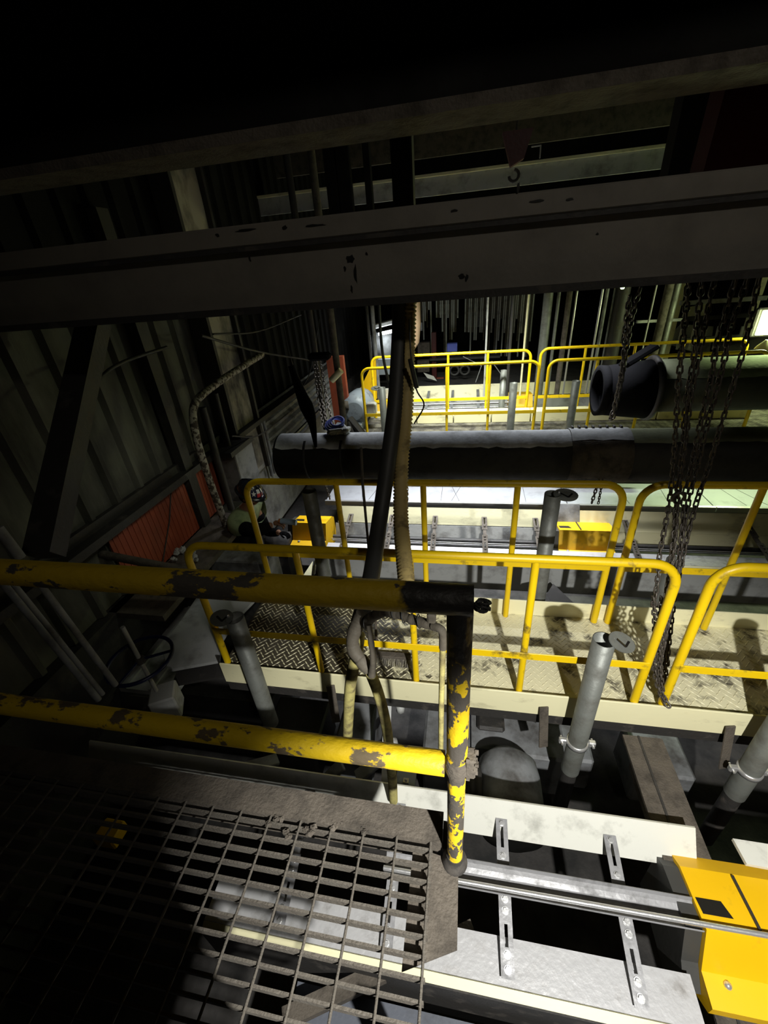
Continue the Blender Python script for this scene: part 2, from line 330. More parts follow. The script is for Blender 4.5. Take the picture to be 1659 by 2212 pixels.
MB().tube([(0, .6, -.545), (0, .6, -1.12)], .0255, 24).tube([(0, .6, -1.12), (0, .6, -1.598)], .0235, 24).build('corner_post', FGZ, hr)
w = MB().tube([(0, .6, -1.055), (0, .6, -1.07), (0, .6, -1.10), (0, .6, -1.125)], [.026, .030, .031, .026], 20)
w.box((0.033, .6, -1.075), (.026, .04, .075), bev=.004)
for i in range(26):
    a = random.uniform(0, 2*PI); w.box((0.034+random.uniform(-.012, .014), .6+random.uniform(-.02, .02), -1.075+random.uniform(-.04, .04)), (.009, .009, .009), Matrix.Rotation(a, 3, 'X'))
w.build('weld_lug', DUST, hr, label='crusty weld lug on the post')
MB().lathe((0, .6, -1.64), [(.04, 0), (.038, .015), (.028, .03), (.026, .05)], n=20).build('post_foot', DARK, hr)
w = MB()
for i in range(9):
    ax = Vector((random.uniform(-1, 1), random.uniform(-1, 1), random.uniform(-.4, .4))).normalized(); ay = ax.cross(Vector((random.uniform(-.4, .4), .3, 1))).normalized(); a = i*.8
    w.tube(arc((.040+random.uniform(-.004, .004), .6+random.uniform(-.006, .006), -.552+random.uniform(-.006, .006)), .012, a, a+4.8, 10, ax, ay), .0024, 5)
solo(w, 'wire_knot', BLKH, 'small tangle of black wire tied at the handrail corner', 'wire')
ch = thing('shadow_blocker_box', 'added unseen black box on the grating platform that casts a shadow', 'shadow blocker', (-.75, -.3, -1.6))  # added unseen blocker; darkens the left part of the grating
MB().span((-1.5, -.62, -1.60), (-.20, -.04, -.92), bev=.015).build('body', DARK, ch)
MB().span((-1.51, -.63, -.915), (-.19, -.03, -.86), bev=.012).build('lid', DARK, ch)
# pipes under the platform
for i, (py, lb) in enumerate([(1772, 'upper'), (1800, 'lower')]):
    a = at(700, py, Z=-1.95)
    solo(MB().tube([(-2.4, a.y, -1.95), (-0.25, a.y, -1.95)], .022, 12), 'service_pipe', DARK, '%s of two black pipes running under the foreground grating' % ('farther' if i == 0 else 'nearer'), 'pipe')

# ------------------------------------------------------------------ walkway railings
def handrail(label, x0, x1, Y, zt, zb, mids, posts, r=.024, zm=-2.09, left=True, rright=True, rc=.13, spread=0.0, flat=True, extra_mid=None):
    t = thing('yellow_handrail', label, 'handrail', ((x0+x1)/2, Y, zb))
    p = []
    if left: p += [Vector((x0, Y, zb))]+arc((x0+rc, Y, zt-rc), rc, PI, PI/2, 7, (1, 0, 0), (0, 0, 1))
    else: p += [Vector((x0, Y, zt))]
    if rright: p += arc((x1-rc, Y, zt-rc), rc, PI/2, 0, 7, (1, 0, 0), (0, 0, 1))+[Vector((x1, Y, zb))]
    else: p += [Vector((x1, Y, zt))]
    MB().tube(p, r, 14).build('top_rail', YEL, t)
    for x in posts: MB().tube([(x, Y, zb), (x, Y, zt-.01)], r*.88, 12).build('post', YEL, t)
    if flat: MB().span((x0, Y-r-.004, zm-.027), (x1, Y-r+.003, zm+.027), bev=.0015).build('mid_rail', YEL, t)
    else: MB().tube([(x0, Y, zm), (x1, Y, zm)], r*.8, 12).build('mid_rail', YEL, t)
    return t
def walkway(name, label, x0, x1, ya, yb, z, hi_far=-2.335, deck=TREAD):
    t = thing(name, label, 'walkway', ((x0+x1)/2, (ya+yb)/2, z))
    d = MB().span((x0, ya, z-.03), (x1, yb, z)); lug = MB()
    k = 0; y = ya+.03
    while y < yb-.02:
        x = x0+.03+(.0 if k % 2 else .024)
        j = 0
        while x < x1-.02:
            a = PI/4 if (j+k) % 2 else -PI/4
            ca, sa = math.cos(a), math.sin(a); L, w_, h = .022, .0055, .0042
            P = [(-L, 0, 0), (0, -w_, 0), (L, 0, 0), (0, w_, 0), (0, 0, h)]
            lug.add([(x+ca*p[0]-sa*p[1], y+sa*p[0]+ca*p[1], z+p[2]) for p in P], [(0, 1, 4), (1, 2, 4), (2, 3, 4), (3, 0, 4)])
            x += .048; j += 1
        y += .025; k += 1
    d.build('tread_plate', deck, t); lug.build('tread_lugs', LUG if deck is TREAD else deck, t)
    MB().span((x0, ya-.045, z-.145), (x1, ya-.033, z+.055), bev=.002).build('near_toe_board', CREAM, t)
    MB().span((x0, yb, z-.05), (x1, yb+.012, hi_far), bev=.002).build('far_toe_board', CREAM, t)
    MB().span((x0, ya-.03, z-.25), (x1, ya+.05, z-.03)).span((x0, yb-.08, z-.25), (x1, yb-.02, z-.03)).build('stringer', DARK, t)
    return t
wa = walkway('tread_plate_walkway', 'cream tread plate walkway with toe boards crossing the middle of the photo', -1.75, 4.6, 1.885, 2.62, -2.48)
handrail('bright yellow near side handrail of the middle walkway, left of the chain bundle', -1.70, 1.08, 1.875, -1.375, -2.44, 1, (-.965, -.285, .39), zm=-2.09)
handrail('yellow handrail at the right edge of the photo, near side of the middle walkway', 1.24, 4.0, 1.875, -1.375, -2.44, 1, (1.95, 2.65, 3.35), zm=-2.09, rright=False)
handrail('yellow handrail on the far side of the middle walkway, nearer the hard hat worker', -1.62, 1.02, 2.585, -1.285, -2.47, 1, (-.90, -.27, .36), zm=-1.93)
handrail('yellow handrail on the far side of the middle walkway behind the chain bundle', 1.12, 4.2, 2.585, -1.285, -2.47, 1, (1.78, 2.5, 3.2), zm=-1.93, rright=False)
wb = walkway('tread_plate_walkway', 'farther walkway with cream curb beyond the big horizontal pipe', -1.8, 5.6, 6.8, 7.78, -2.46, -2.34, mat('grimy_tread_plate', (0.16, 0.15, 0.12), 0.6, dirt=(0.05, 0.045, 0.04), scale=6, lo=0.4, hi=0.6))
handrail('near yellow handrail of the farther walkway, left section', -1.68, 1.11, 6.9, -1.36, -2.45, 1, (-1.0, -.29, .38), zm=-2.13)
handrail('near yellow handrail of the farther walkway, right section', 1.25, 4.15, 6.9, -1.36, -2.45, 1, (1.93, 2.62, 3.3), zm=-2.13)
handrail('backmost yellow handrail of the farther walkway, left section', -1.68, 1.09, 7.75, -1.34, -2.45, 1, (-1.0, -.30, .38), zm=-2.13)
handrail('backmost yellow handrail of the farther walkway, right section', 1.25, 4.3, 7.75, -1.33, -2.45, 1, (1.95, 2.7, 3.4), zm=-2.13)
# broom on the walkway
br = thing('push_broom', 'push broom lying on the middle walkway behind the yellow hoses', 'broom', (-.35, 2.0, -2.45))
a = at(812, 1413, Z=-2.44); b = at(888, 1419, Z=-2.44)
MB().bar(a, b, .05, .022, bev=.004).build('broom_head', DUST, br, label='wooden broom head')
q = MB()
for i in range(44):
    p = a.lerp(b, (i+.5)/44); q.bar(p, p+Vector((random.uniform(-.006, .006), -.085, -.02)), .003, .003)
q.build('bristles', BEAM, br)
MB().tube([at(811, 1330, Z=-2.35), at(814, 1413, Z=-2.44)], .011, 8).build('handle', DUST, br)

# ------------------------------------------------------------------ conveyor machines
def bracket(parent, x, a, b, m=None, w=.060, split=.36):
    """slotted adjusting strap from a=(y,z) to b=(y,z)"""
    A = Vector((x, *a)); B = Vector((x, *b)); d = (B-A); L = d.length; u = d.normalized(); nrm = Vector((1, 0, 0)).cross(u).normalized()
    if nrm.z < 0: nrm = -nrm
    M = Matrix(((1, u.x, nrm.x), (0, u.y, nrm.y), (0, u.z, nrm.z)))
    s = MB()
    def strap(l0, l1, s0, s1):
        for (p, q, xa, xb) in [(l0, s0, -w/2, w/2), (s1, l1, -w/2, w/2), (s0, s1, -w/2, -.0075), (s0, s1, .0075, w/2)]:
            s.box(A+u*((p+q)/2)+Vector(((xa+xb)/2, 0, 0))+nrm*.012, (abs(xb-xa), q-p, .006), M)
    strap(0, L*.36, L*.06, L*.21); strap(L*.5, L, L*.70, L*.83)
    s.box(A+u*(L*.43), (w*.6, L*.2, .02), M)
    o = s.build('slotted_strap', m or STRAP, parent, label='slotted steel adjusting strap')
    for t in (.035, .27, .55, .62, .87, .95):
        c = A+u*(L*t)+nrm*.016
        bb = MB(); k = 6
        pts = [c+Vector((1, 0, 0))*math.cos(2*PI*i/k)*.0115+u*math.sin(2*PI*i/k)*.0115 for i in range(k)]
        bb.add(pts+[p+nrm*.010 for p in pts], [tuple(range(k, 2*k))]+[(i, (i+1) % k, k+(i+1) % k, k+i) for i in range(k)])
        pts = [c+Vector((1, 0, 0))*math.cos(2*PI*i/12)*.0165+u*math.sin(2*PI*i/12)*.0165 for i in range(12)]
        bb.add(pts+[p+nrm*.002 for p in pts], [tuple(range(12, 24))]+[(i, (i+1) % 12, 12+(i+1) % 12, 12+i) for i in range(12)])
        bb.build('bolt', m or BOLT, o)
def machine(label, Y0, x0, x1, xl, xr, brackets, front, mA, mB, mC, guards=True, tube=DARK, z3=-3.25):
    """skirt board, roller shaft, near trough plate and frame; Y0 = top edge of the skirt board"""
    t = thing('roller_conveyor', label, 'conveyor', ((x0+x1)/2, Y0-.3, -3.3))
    MB().plate([(x0, Y0, -2.55), (x1, Y0, -2.55), (x1+.01, Y0-.106, -2.726), (x0, Y0-.106, -2.726)], .012).build('skirt_board', mA, t)
    if tube: MB().tube([(xl, Y0-.29, -2.83), (xr, Y0-.29, -2.83)], .028, 16).build('roller_shaft', tube, t)
    if tube: MB().span((xl, Y0-.35, -2.85), (xr, Y0-.33, -2.84)).span((xl, Y0-.375, -2.815), (xr, Y0-.365, -2.80)).build('edge_strip', BOLT, t)
    MB().plate([(xl, Y0-.495, -2.79), (xr, Y0-.495, -2.79), (xr, Y0-.655, -2.80), (xl, Y0-.655, -2.80)], .012).build('trough_plate', mB, t)
    MB().plate([(xl, Y0-.656, -2.798), (xr, Y0-.656, -2.798), (xr, Y0-.69, -2.815), (xl, Y0-.69, -2.815)], .01).build('trough_lip', CREAM, t)
    MB().span((xl, Y0-.70, z3), (xr, Y0-.69, -2.815)).build('front_panel', mC, t)
    for x in brackets: bracket(t, x, (Y0-.060, -2.640), (Y0-.635, -2.775), None if Y0 < 2 else DUST)
    return t
m1 = machine('near roller conveyor with white steel skirts under the foreground platform', 1.25, -2.4, 1.19, -1.25, 1.03, (-.85, -.31, .245, .79), True, WHITE, SILV, DARK, tube=None)
pr = []
for i in range(9):
    a = PI*.95*i/8; pr.append((.955-.062+.062*math.cos(a)*-1+.02, -2.60-.045*math.sin(a)))
pr = pr+[(p[0]+(.004 if p[0] < .91 else -.004), p[1]+.005) for p in pr[::-1]]
MB().prism(pr, -.35, 1.08).build('half_pipe_deflector', STRAP, m1, label='dull steel half pipe deflector')
MB().tube([(-.35, .868, -2.585), (1.42, .868, -2.565)], .011, 10).build('guide_rod', BOLT, m1, label='thin bright guide rod')
m2 = machine('middle roller conveyor with cream skirts between the two walkways', 4.45, -1.55, .96, -1.58, 3.9, (-1.38, -.85, -.32, .26, .84, 1.80, 3.0), True, CREAM, SILV, GREYL, z3=-3.2)
MB().plate([(-1.58, 4.33, -2.73), (1.2, 4.33, -2.73), (1.2, 4.23, -2.95), (-1.58, 4.23, -2.95)], .01).build('back_panel', GREYL, m2)
MB().plate([(.96, 4.5, -2.50), (1.33, 4.5, -2.50), (1.33, 4.32, -2.75), (.96, 4.32, -2.75)], .01).build('joint_panel', GREY, m2, label='grey joint panel')
MB().plate([(1.33, 4.45, -2.55), (4.6, 4.45, -2.55), (4.6, 4.33, -2.75), (1.33, 4.33, -2.75)], .01).plate([(1.33, 4.33, -2.75), (4.6, 4.33, -2.75), (4.6, 4.25, -2.95), (1.33, 4.25, -2.95)], .01).build('skirt_board', CREAM, m2)
# bright cover plate behind the middle conveyor, in bays
def splash(x0, x1, z0, z1, label):
    t = thing('cover_deck', label, 'deck plate', ((x0+x1)/2, 5.4, -2.82))
    MB().span((x0, 5.05, -2.84), (x1, 5.70, -2.82), bev=.003).build('wall_panel', mat('cover_plate_paint', (0.34, 0.35, 0.37), 0.45, dirt=(0.20, 0.20, 0.21), scale=4, lo=0.5, hi=0.8, bump=0.06), t)
    MB().span((x0, 5.02, -2.87), (x1, 5.06, -2.80)).build('front_ledge', BOLT, t)
    k = MB()
    for i in range(int((x1-x0)*2.2)):
        x = random.uniform(x0+.1, x1-.2); l = random.uniform(-.18, .18); k.bar((x, 5.12, -2.8185), (x+l, 5.62, -2.8185), .004, .002)
    k.build('scratch_mark', STAIN, t)
splash(-1.95, 1.35, -2.56, -2.91, 'bright white cover plate under the big pipe, left of the first yellow guard')
splash(1.36, 3.05, -2.58, -2.92, 'bright white cover plate behind the chain bundle')
splash(3.06, 5.2, -2.58, -2.92, 'dim cover plate at the right edge under the big pipe')
for xa, xb in [(-1.2, .8), (1.2, 2.4)]:
    solo(MB().span((xa, 5.5, -2.50), (xb, 5.62, -2.36)), 'ledge_beam', CREAM, 'cream ledge beam peeping %s under the big pipe' % ('left' if xa < 0 else 'right'), 'beam')

def guard(label, off, x0, x1, rubber=True):
    t = thing('drive_guard', label, 'machine guard', ((x0+x1)/2, .9+off, -3.1))
    pr = [(1.17+off, -2.68), (1.10+off, -2.63), (.855+off, -2.585), (.775+off, -2.785), (.665+off, -2.80), (.665+off, -2.86), (.80+off, -3.0), (1.17+off, -3.0)]
    MB().prism(pr, x0, x1).build('guard_hood', YELB, t)
    if rubber:
        pr2 = [(1.16+off, -2.70), (1.10+off, -2.65), (.87+off, -2.61), (.80+off, -2.79), (.72+off, -2.87), (.84+off, -3.06), (1.16+off, -3.05)]
        MB().prism(pr2, x0-.07, x0-.001).build('rubber_end_seal', BLKH, t)
    for x in (x0+.22, x0+.52):
        if x < x1-.1: MB().bar((x, 1.09+off, -2.622), (x, .87+off, -2.583), .010, .012).build('seam_rib', DARK, t)
    MB().lathe((x0+.09, .745+off, -2.785), [(.016, 0), (.013, .008), (.004, .012)], n=10).build('bolt', BOLT, t)
    zz = lambda q: -2.583-.045*(q-.855)/.245
    MB().plate([(x0+.015, .915+off, zz(.915)), (x0+.135, .915+off, zz(.915)), (x0+.115, .975+off, zz(.975)), (x0-.0+.01, .975+off, zz(.975))], .003).build('grease_patch', STAIN, t, label='dark grease rectangle')
    return t
guard('bright yellow drive guard at the right edge, end of the near conveyor', 0, 1.085, 2.1)
guard('yellow drive guard right of the galvanized pipe on the middle conveyor', 3.22, 1.05, 1.62)
guard('yellow drive guard in the shade at the left end of the middle conveyor', 3.22, -2.05, -1.62)
# motor on left end of the middle conveyor
o = thing('drive_motor', 'black drive motor in front of the worker, left of the shaded yellow guard', 'motor', (-2.2, 4.0, -3.2))
MB().lathe((-2.08, 4.0, -2.85), [(.13, -.30), (.16, -.27), (.16, .0), (.12, .02)], 'X', 18).build('housing', DARK, o)
MB().span((-2.4, 3.85, -3.4), (-2.1, 4.2, -2.97)).build('foot', DARK, o)

# ------------------------------------------------------------------ pit structure
def beam_y(name, label, x0, x1, y0, y1, z, m=DUST, seam=True):
    t = thing(name, label, 'beam', ((x0+x1)/2, (y0+y1)/2, z-.2))
    MB().span((x0, y0, z-.02), (x1, y1, z)).build('top_flange', m, t)
    MB().span(((x0+x1)/2-.01, y0, z-.35), ((x0+x1)/2+.01, y1, z-.02)).build('web_plate', m, t)
    if seam: MB().span((x0+.085, y0, z), (x0+.097, y1, z+.006)).build('weld_seam', DARK, t)
    return t
beam_y('support_beam', 'dusty wide flange beam running from the walkway down to the near yellow guard', 1.04, 1.27, 1.0, 1.80, -2.68)
beam_y('support_beam', 'dark lower beam end poking out under the bright yellow guard at the bottom right', 1.17, 1.38, -.2, .9, -3.02)
pp = [at(*p, Z=-2.70) for p in [(432, 1288), (562, 1290), (508, 1345), (479, 1392), (476, 1432), (366, 1452), (352, 1405)]]
gp = thing('deck_plate', 'light grey steel deck plate behind the left galvanized pipe, right of the handwheel', 'plate', (pp[4].x, pp[4].y, -2.74))
MB().plate(pp, .03).build('plate_sheet', GREYL, gp)
MB().bar(pp[5]+Vector((0, .02, -.1)), pp[4]+Vector((0, .02, -.1)), .16, .02).build('front_skirt', DARK, gp)
for x, lb in [(-.9, 'left'), (.55, 'near the clamp pipe'), (1.62, 'right')]:
    solo(MB().bar((x, 1.83, -2.53), (x+.02, 1.76, -2.85), .06, .012, bev=.002), 'toe_strut', DUST, 'flat steel strut slanting down from the cream toe board, %s one' % lb, 'strut')
# castings and housings glimpsed in the pit
def pit_box(px, py, z, d, m, label, name='machine_block', cat='machine part', rot=0.0, bev=.02):
    c = at(px, py, Z=z); return solo(MB().box((c.x, c.y, z-d[2]/2), d, Matrix.Rotation(rot, 3, 'Z'), bev), name, m, label, cat)
pit_box(1110, 1560, -3.3, (.75, .55, .5), GREY, 'grey gearbox block in the pit right of the chipped post')
pit_box(1060, 1555, -3.25, (.22, .16, .05), DARK, 'dark square cover plate on the pit gearbox', 'cover_plate', 'cover')
pit_box(970, 1570, -3.3, (.4, .6, .6), GREY, 'grey steel housing in the pit directly left of the chipped post')
pit_box(770, 1560, -3.35, (.30, .5, .5), GREY, 'shadowed steel housing in the pit behind the left yellow hose')
pit_box(640, 1560, -3.4, (.5, .5, .4), DARK, 'black casting in the pit below the left galvanized pipe')
pit_box(1230, 1590, -3.45, (.3, .4, .4), GREY, 'grey casting in the pit behind the clamp pipe')
pit_box(1420, 1620, -3.4, (.4, .4, .4), GREY, 'grey casting in the pit behind the dusty support beam')
o = thing('electric_motor', 'round grey motor in the pit under the white skirt board', 'motor', at(1085, 1770, Z=-3.2))
c = at(1106, 1768, Z=-3.15)
MB().lathe(c+Vector((0, .2, -.02)), [(.10, -.34), (.19, -.30), (.215, -.26), (.215, .06), (.20, .16), (.13, .22), (.05, .24)], 'Y', 26).build('housing', GREY, o)
MB().lathe(c+Vector((-.24, .12, .05)), [(.12, -.04), (.15, -.03), (.15, -.01), (.12, 0), (.15, .01), (.15, .04), (.10, .05)], 'X', 22).build('pulley', DARK, o)
MB().box(c+Vector((0, .2, -.25)), (.3, .35, .12)).build('foot', DARK, o)
solo(MB().plate([at(830, 1445, Z=-2.62), at(848, 1445, Z=-2.62), at(800, 1790, Z=-3.2)+Vector((.12, 0, 0)), at(790, 1790, Z=-3.2)+Vector((.10, 0, 0))], .01), 'frame_strap', GREYL, 'thin pale upright strip in the pit between the two yellow hoses', 'strap')
pit_box(877, 1680, -2.9, (.13, .09, .02), BLUEG, 'blue grey mounting plate with one bolt just above the white skirt board', 'mounting_plate', 'plate', bev=.003)
c = at(877, 1686, Z=-2.895); solo(MB().box(c, (.035, .03, .006)).lathe(c, [(.009, 0), (.009, .014), (.003, .016)], n=8), 'square_washer', BOLT, 'square washer and bolt on the blue grey mounting plate', 'washer')
for a, b, lb in [((600, 1640), (530, 1660), 'left'), ((770, 1680), (820, 1640), 'middle'), ((700, 1690), (740, 1650), 'inner')]:
    p = at(*a, Z=-3.1); q = at(*b, Z=-3.0); solo(MB().bar(p, q, .09, .03, bev=.005), 'link_arm', GREY, 'grey link arm lying in the pit gap under the lower chipped rail, %s one' % lb, 'machine part')
for px, py, lb in [(865, 1530, 'upper'), (850, 1605, 'lower')]:
    c = at(px, py, Z=-2.9); solo(MB().lathe(c, [(.02, -.03), (.035, -.02), (.03, .03), (.012, .04)], n=9), 'air_fitting', GREYL, 'pale air fitting in the pit right of the bent yellow hose, %s one' % lb, 'fitting')
# frame under the near trough, seen through the grating
solo(MB().bar((-.75, .36, -2.9), (.10, .80, -2.93), .07, .05), 'diagonal_brace', DUST, 'diagonal brace under the near trough seen through the grating', 'brace')
solo(MB().span((-.17, .18, -3.3), (-.09, .24, -2.25), bev=.003), 'support_stand', GREYL, 'pale upright frame leg at the bottom of the photo under the grating', 'leg')
solo(MB().span((-.75, .0, -3.05), (1.25, .50, -3.0)), 'drip_pan', mat('drip_pan_paint', (0.10, 0.11, 0.135), 0.5, dirt=(0.05, 0.05, 0.055), scale=4, lo=0.5, hi=0.7), 'blue grey drip pan along the bottom edge of the photo', 'pan')
c = at(240, 1800, Z=-3.3); solo(MB().box(c, (.16, .14, .1), bev=.01), 'yellow_junction_box', YELB, 'small yellow box glimpsed through the dark left part of the grating', 'box')
# plank decking at lower right beyond the near beam
solo(MB().plate([at(1580, 1815, Z=-2.6), at(1659, 1835, Z=-2.6)+Vector((1.2, 0, 0)), at(1659, 1900, Z=-2.6)+Vector((1.2, 0, 0)), at(1610, 1870, Z=-2.6)], .02), 'skirt_end', WHITE, 'short white skirt piece at the right edge above the bright yellow guard', 'panel')

# ------------------------------------------------------------------ galvanized pipes
def galv(label, x, y, zt, zb, r=.057, clamp=None, lid=None):
    t = thing('galvanized_pipe', label, 'pipe', (x, y, zb))
    n = 24; prof = [(r, zb), (r, zt), (r-.006, zt), (r-.006, zt-.5)]
    m_ = MB(); vs = []; fs = []
    for rr, h in prof:
        for k in range(n): a = 2*PI*k/n; vs.append((x+rr*math.cos(a), y+rr*math.sin(a), h))
    for i in range(3):
        for k in range(n): fs.append((i*n+k, i*n+(k+1) % n, (i+1)*n+(k+1) % n, (i+1)*n+k))
    m_.add(vs, fs, True); m_.build('pipe_body', GALV, t)
    MB().tube([(x, y, zt-.5), (x, y, zt-.49)], r-.005, 20).build('inner_plug', DARK, t)
    if lid:
        dx, dy, tilt = lid
        L = MB(); c = Vector((x+dx, y+dy, zt-.01)); k = 22; pts = []
        M = Matrix.Rotation(.45, 3, 'X') @ Matrix.Rotation(tilt, 3, 'Y')
        for i in range(k):
            a = 2*PI*i/k; pts.append(c+M @ Vector((.085*math.cos(a), .055*math.sin(a), 0)))
        nv = M @ Vector((0, 0, .006))
        L.add(pts+[p+nv for p in pts], [tuple(range(k))[::-1], tuple(range(k, 2*k))]+[(i, (i+1) % k, k+(i+1) % k, k+i) for i in range(k)])
        o = L.build('lid', GALV, t, label='swung open pipe lid')
        s = MB(); s.bar(c+M @ Vector((-.035, .008, .008)), c+M @ Vector((.015, -.022, .008)), .012, .004); s.bar(c+M @ Vector((.045, .012, .008)), c+M @ Vector((.015, -.022, .008)), .012, .004); s.build('slot', STAIN, o)
        MB().lathe(Vector((x+dx*.45, y+dy*.45, zt+.005)), [(.010, 0), (.010, .014), (.004, .018)], n=8).build('hinge_bolt', BOLT, t)
    if clamp:
        z = clamp; c = MB().lathe((x, y, z), [(r+.001, -.018), (r+.008, -.016), (r+.008, .016), (r+.001, .018)], n=24)
        for s in (-1, 1): c.box((x+s*(r+.03), y, z), (.045, .03, .045), bev=.006).tube([(x+s*(r+.035), y-.03, z), (x+s*(r+.035), y+.03, z)], .008, 8)
        c.build('pipe_clamp', BOLT, t)
        MB().tube([(x, y, z-.15), (x, y, zb-.6)], r-.008, 20).build('lower_pipe', DARK, t)
    return t
galv('open galvanized pipe with slotted swing lid and clamp, in front of the middle walkway', .752, 1.72, -1.77, -3.0, clamp=-2.69, lid=(.085, .0, .5))
galv('galvanized pipe with swing lid standing left in front of the middle walkway', -1.375, 1.70, -1.79, -2.86, lid=(-.09, .0, -.15))
galv('galvanized pipe with clamp cut off by the right edge of the photo', 1.72, 1.70, -1.77, -3.0, clamp=-2.74)
galv('galvanized pipe with swing lid in front of the middle conveyor, beside the yellow guard', .628, 2.76, -1.45, -2.66, lid=(.085, .0, .1))
galv('dull galvanized pipe in front of the middle conveyor at its left end', -1.19, 2.76, -1.45, -2.9)
galv('dull galvanized pipe behind the chain bundle beyond the middle walkway', 1.55, 2.78, -2.0, -2.9)
galv('galvanized pipe at the left end of the farther walkway', -1.30, 6.6, -1.60, -2.9, lid=(-.09, 0, 0))
galv('galvanized pipe in front of the farther walkway, left of the railing gap', .72, 6.6, -1.60, -2.9)
galv('galvanized pipe in front of the farther walkway, right of the railing gap', 1.60, 6.6, -1.60, -2.9)
galv('galvanized pipe standing behind the farther walkway', .70, 8.2, -1.75, -2.9)
for x, y, lb in [(.628, 2.76, 'beside the yellow guard'), (1.55, 2.78, 'behind the chain bundle')]:
    solo(MB().box((x+.07, y+.02, -2.70), (.10, .07, .07), bev=.006).span((x-.05, y-.01, -2.95), (x+.02, y+.01, -2.66)), 'pipe_bracket', GREYL, 'pale pipe foot bracket %s' % lb, 'bracket')

# ------------------------------------------------------------------ big horizontal pipes
def hollow(m_, xa, xb, y, z, ra, rb, n=40, th=.025):
    vs = []; fs = []
    for X, r in [(xa, ra-th), (xa, ra), (xb, rb), (xb, rb-th), (xa, ra-th)]:
        for k in range(n): a = 2*PI*k/n; vs.append((X, y+r*math.cos(a), z+r*math.sin(a)))
    for i in range(4):
        for k in range(n): fs.append((i*n+k, i*n+(k+1) % n, (i+1)*n+(k+1) % n, (i+1)*n+k))
    return m_.add(vs, fs, True)
PLIT = mat('painted_pale_lit_top', (0.62, 0.64, 0.66), 0.9, spec=0.1, dirt=(0.26, 0.26, 0.26), scale=6, lo=0.45, hi=0.75, bump=0.2)  # pale colour painting the lit upper side of the pipe
GLIT = mat('painted_olive_lit_top', (0.34, 0.37, 0.24), 0.9, spec=0.1, dirt=(0.22, 0.24, 0.16), scale=6, lo=0.45, hi=0.75, bump=0.2)  # olive colour painting greenish light on the pipe tops
def lit_top_shell(xa, xb, y, z, r, m, parent, a0=42, a1=150):  # pale upper shell stands in for light falling on the pipe
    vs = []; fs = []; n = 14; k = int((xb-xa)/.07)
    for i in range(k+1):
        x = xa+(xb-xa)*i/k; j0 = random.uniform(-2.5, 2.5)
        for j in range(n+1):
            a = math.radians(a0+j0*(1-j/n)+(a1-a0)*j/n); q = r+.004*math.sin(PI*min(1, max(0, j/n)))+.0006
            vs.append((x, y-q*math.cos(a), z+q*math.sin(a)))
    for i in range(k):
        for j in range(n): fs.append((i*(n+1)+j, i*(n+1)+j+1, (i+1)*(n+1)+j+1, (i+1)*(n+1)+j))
    MB().add(vs, fs, True).build('lit_top_shell', m, parent, label='pale shell painted as light on top')
bp = thing('big_pipe', 'long dark horizontal pipe with a painted lit grey top spanning above the middle conveyor', 'pipe', (1, 3.8, -1.59))
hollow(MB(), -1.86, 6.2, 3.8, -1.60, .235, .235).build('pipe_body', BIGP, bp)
hollow(MB(), .93, 1.42, 3.8, -1.60, .245, .245).build('coupling_band', DUST, bp, label='rusty coupling sleeve')
lit_top_shell(-1.84, .93, 3.8, -1.60, .236, PLIT, bp); lit_top_shell(.93, 1.42, 3.8, -1.60, .246, PLIT, bp, 55); lit_top_shell(1.42, 6.2, 3.8, -1.60, .236, GLIT, bp, 50)
s = MB()
for i in range(8): s.box((.96+i*.058, 3.86, -1.352), (.02, .05, .03), bev=.004)
s.build('coupling_bolts', DARK, bp)
for x in (-1.55, -1.18): hollow(MB(), x, x+.025, 3.8, -1.60, .239, .239).build('joint_seam', BIGP, bp)
bp = thing('bell_end_pipe', 'large olive pipe with an open bell end hanging at right above the farther handrails', 'pipe', (2.5, 5, -1.3))
hollow(MB(), 1.95, 6.2, 5.0, -1.30, .27, .27).build('pipe_body', BIGG, bp); lit_top_shell(2.02, 6.2, 5.0, -1.30, .271, GLIT, bp, 28)
hollow(hollow(MB(), 1.44, 1.52, 5.0, -1.33, .27, .265, th=.05), 1.52, 1.95, 5.0, -1.33, .265, .31, th=.04).build('bell_end', BLACK, bp, label='black flared bell end')
MB().lathe((1.97, 5.0, -1.32), [(.31, -.03), (.34, -.02), (.34, .01), (.27, .04)], 'X', 36).build('flange_ring', DARK, bp)
w = solo(MB().bar(at(1345, 790, Y=4.6), at(1415, 748, Y=4.9), .12, .05, bev=.02), 'fabric_sling', BLACK, 'black fabric sling bunched over the bell end of the olive pipe', 'sling')

# ------------------------------------------------------------------ hoses
def ribbed(pts, r, step=.008, depth=.14, n=14):
    p = resample(smooth_path(pts, 14), step/2); rs = [r*(1+(depth if i % 2 else -depth)*.5) for i in range(len(p))]
    m_ = MB().tube(p, rs, n); return m_
P1 = lambda px, py, Y: at(px, py, Y=Y)
solo(MB().tube(smooth_path([P1(866, 630, 2.30), P1(862, 750, 2.25), P1(853, 880, 2.1), P1(838, 1000, 1.95), P1(822, 1110, 1.8), P1(806, 1220, 1.55), P1(795, 1280, 1.38), P1(778, 1345, 1.22)], 10), [.041]*71, 18), 'black_hose', BLKH, 'thick black rubber hose hanging from the grey girder in the centre', 'hose')
solo(ribbed([P1(884, 640, 2.30), P1(881, 760, 2.25), P1(876, 900, 2.1), P1(867, 1010, 2.0), P1(866, 1120, 1.8), P1(872, 1200, 1.6), P1(880, 1290, 1.38), P1(868, 1330, 1.25)], .036, .019, .24), 'ribbed_hose', RIBB, 'brown ribbed flexible hose hanging beside the thick black hose', 'hose')
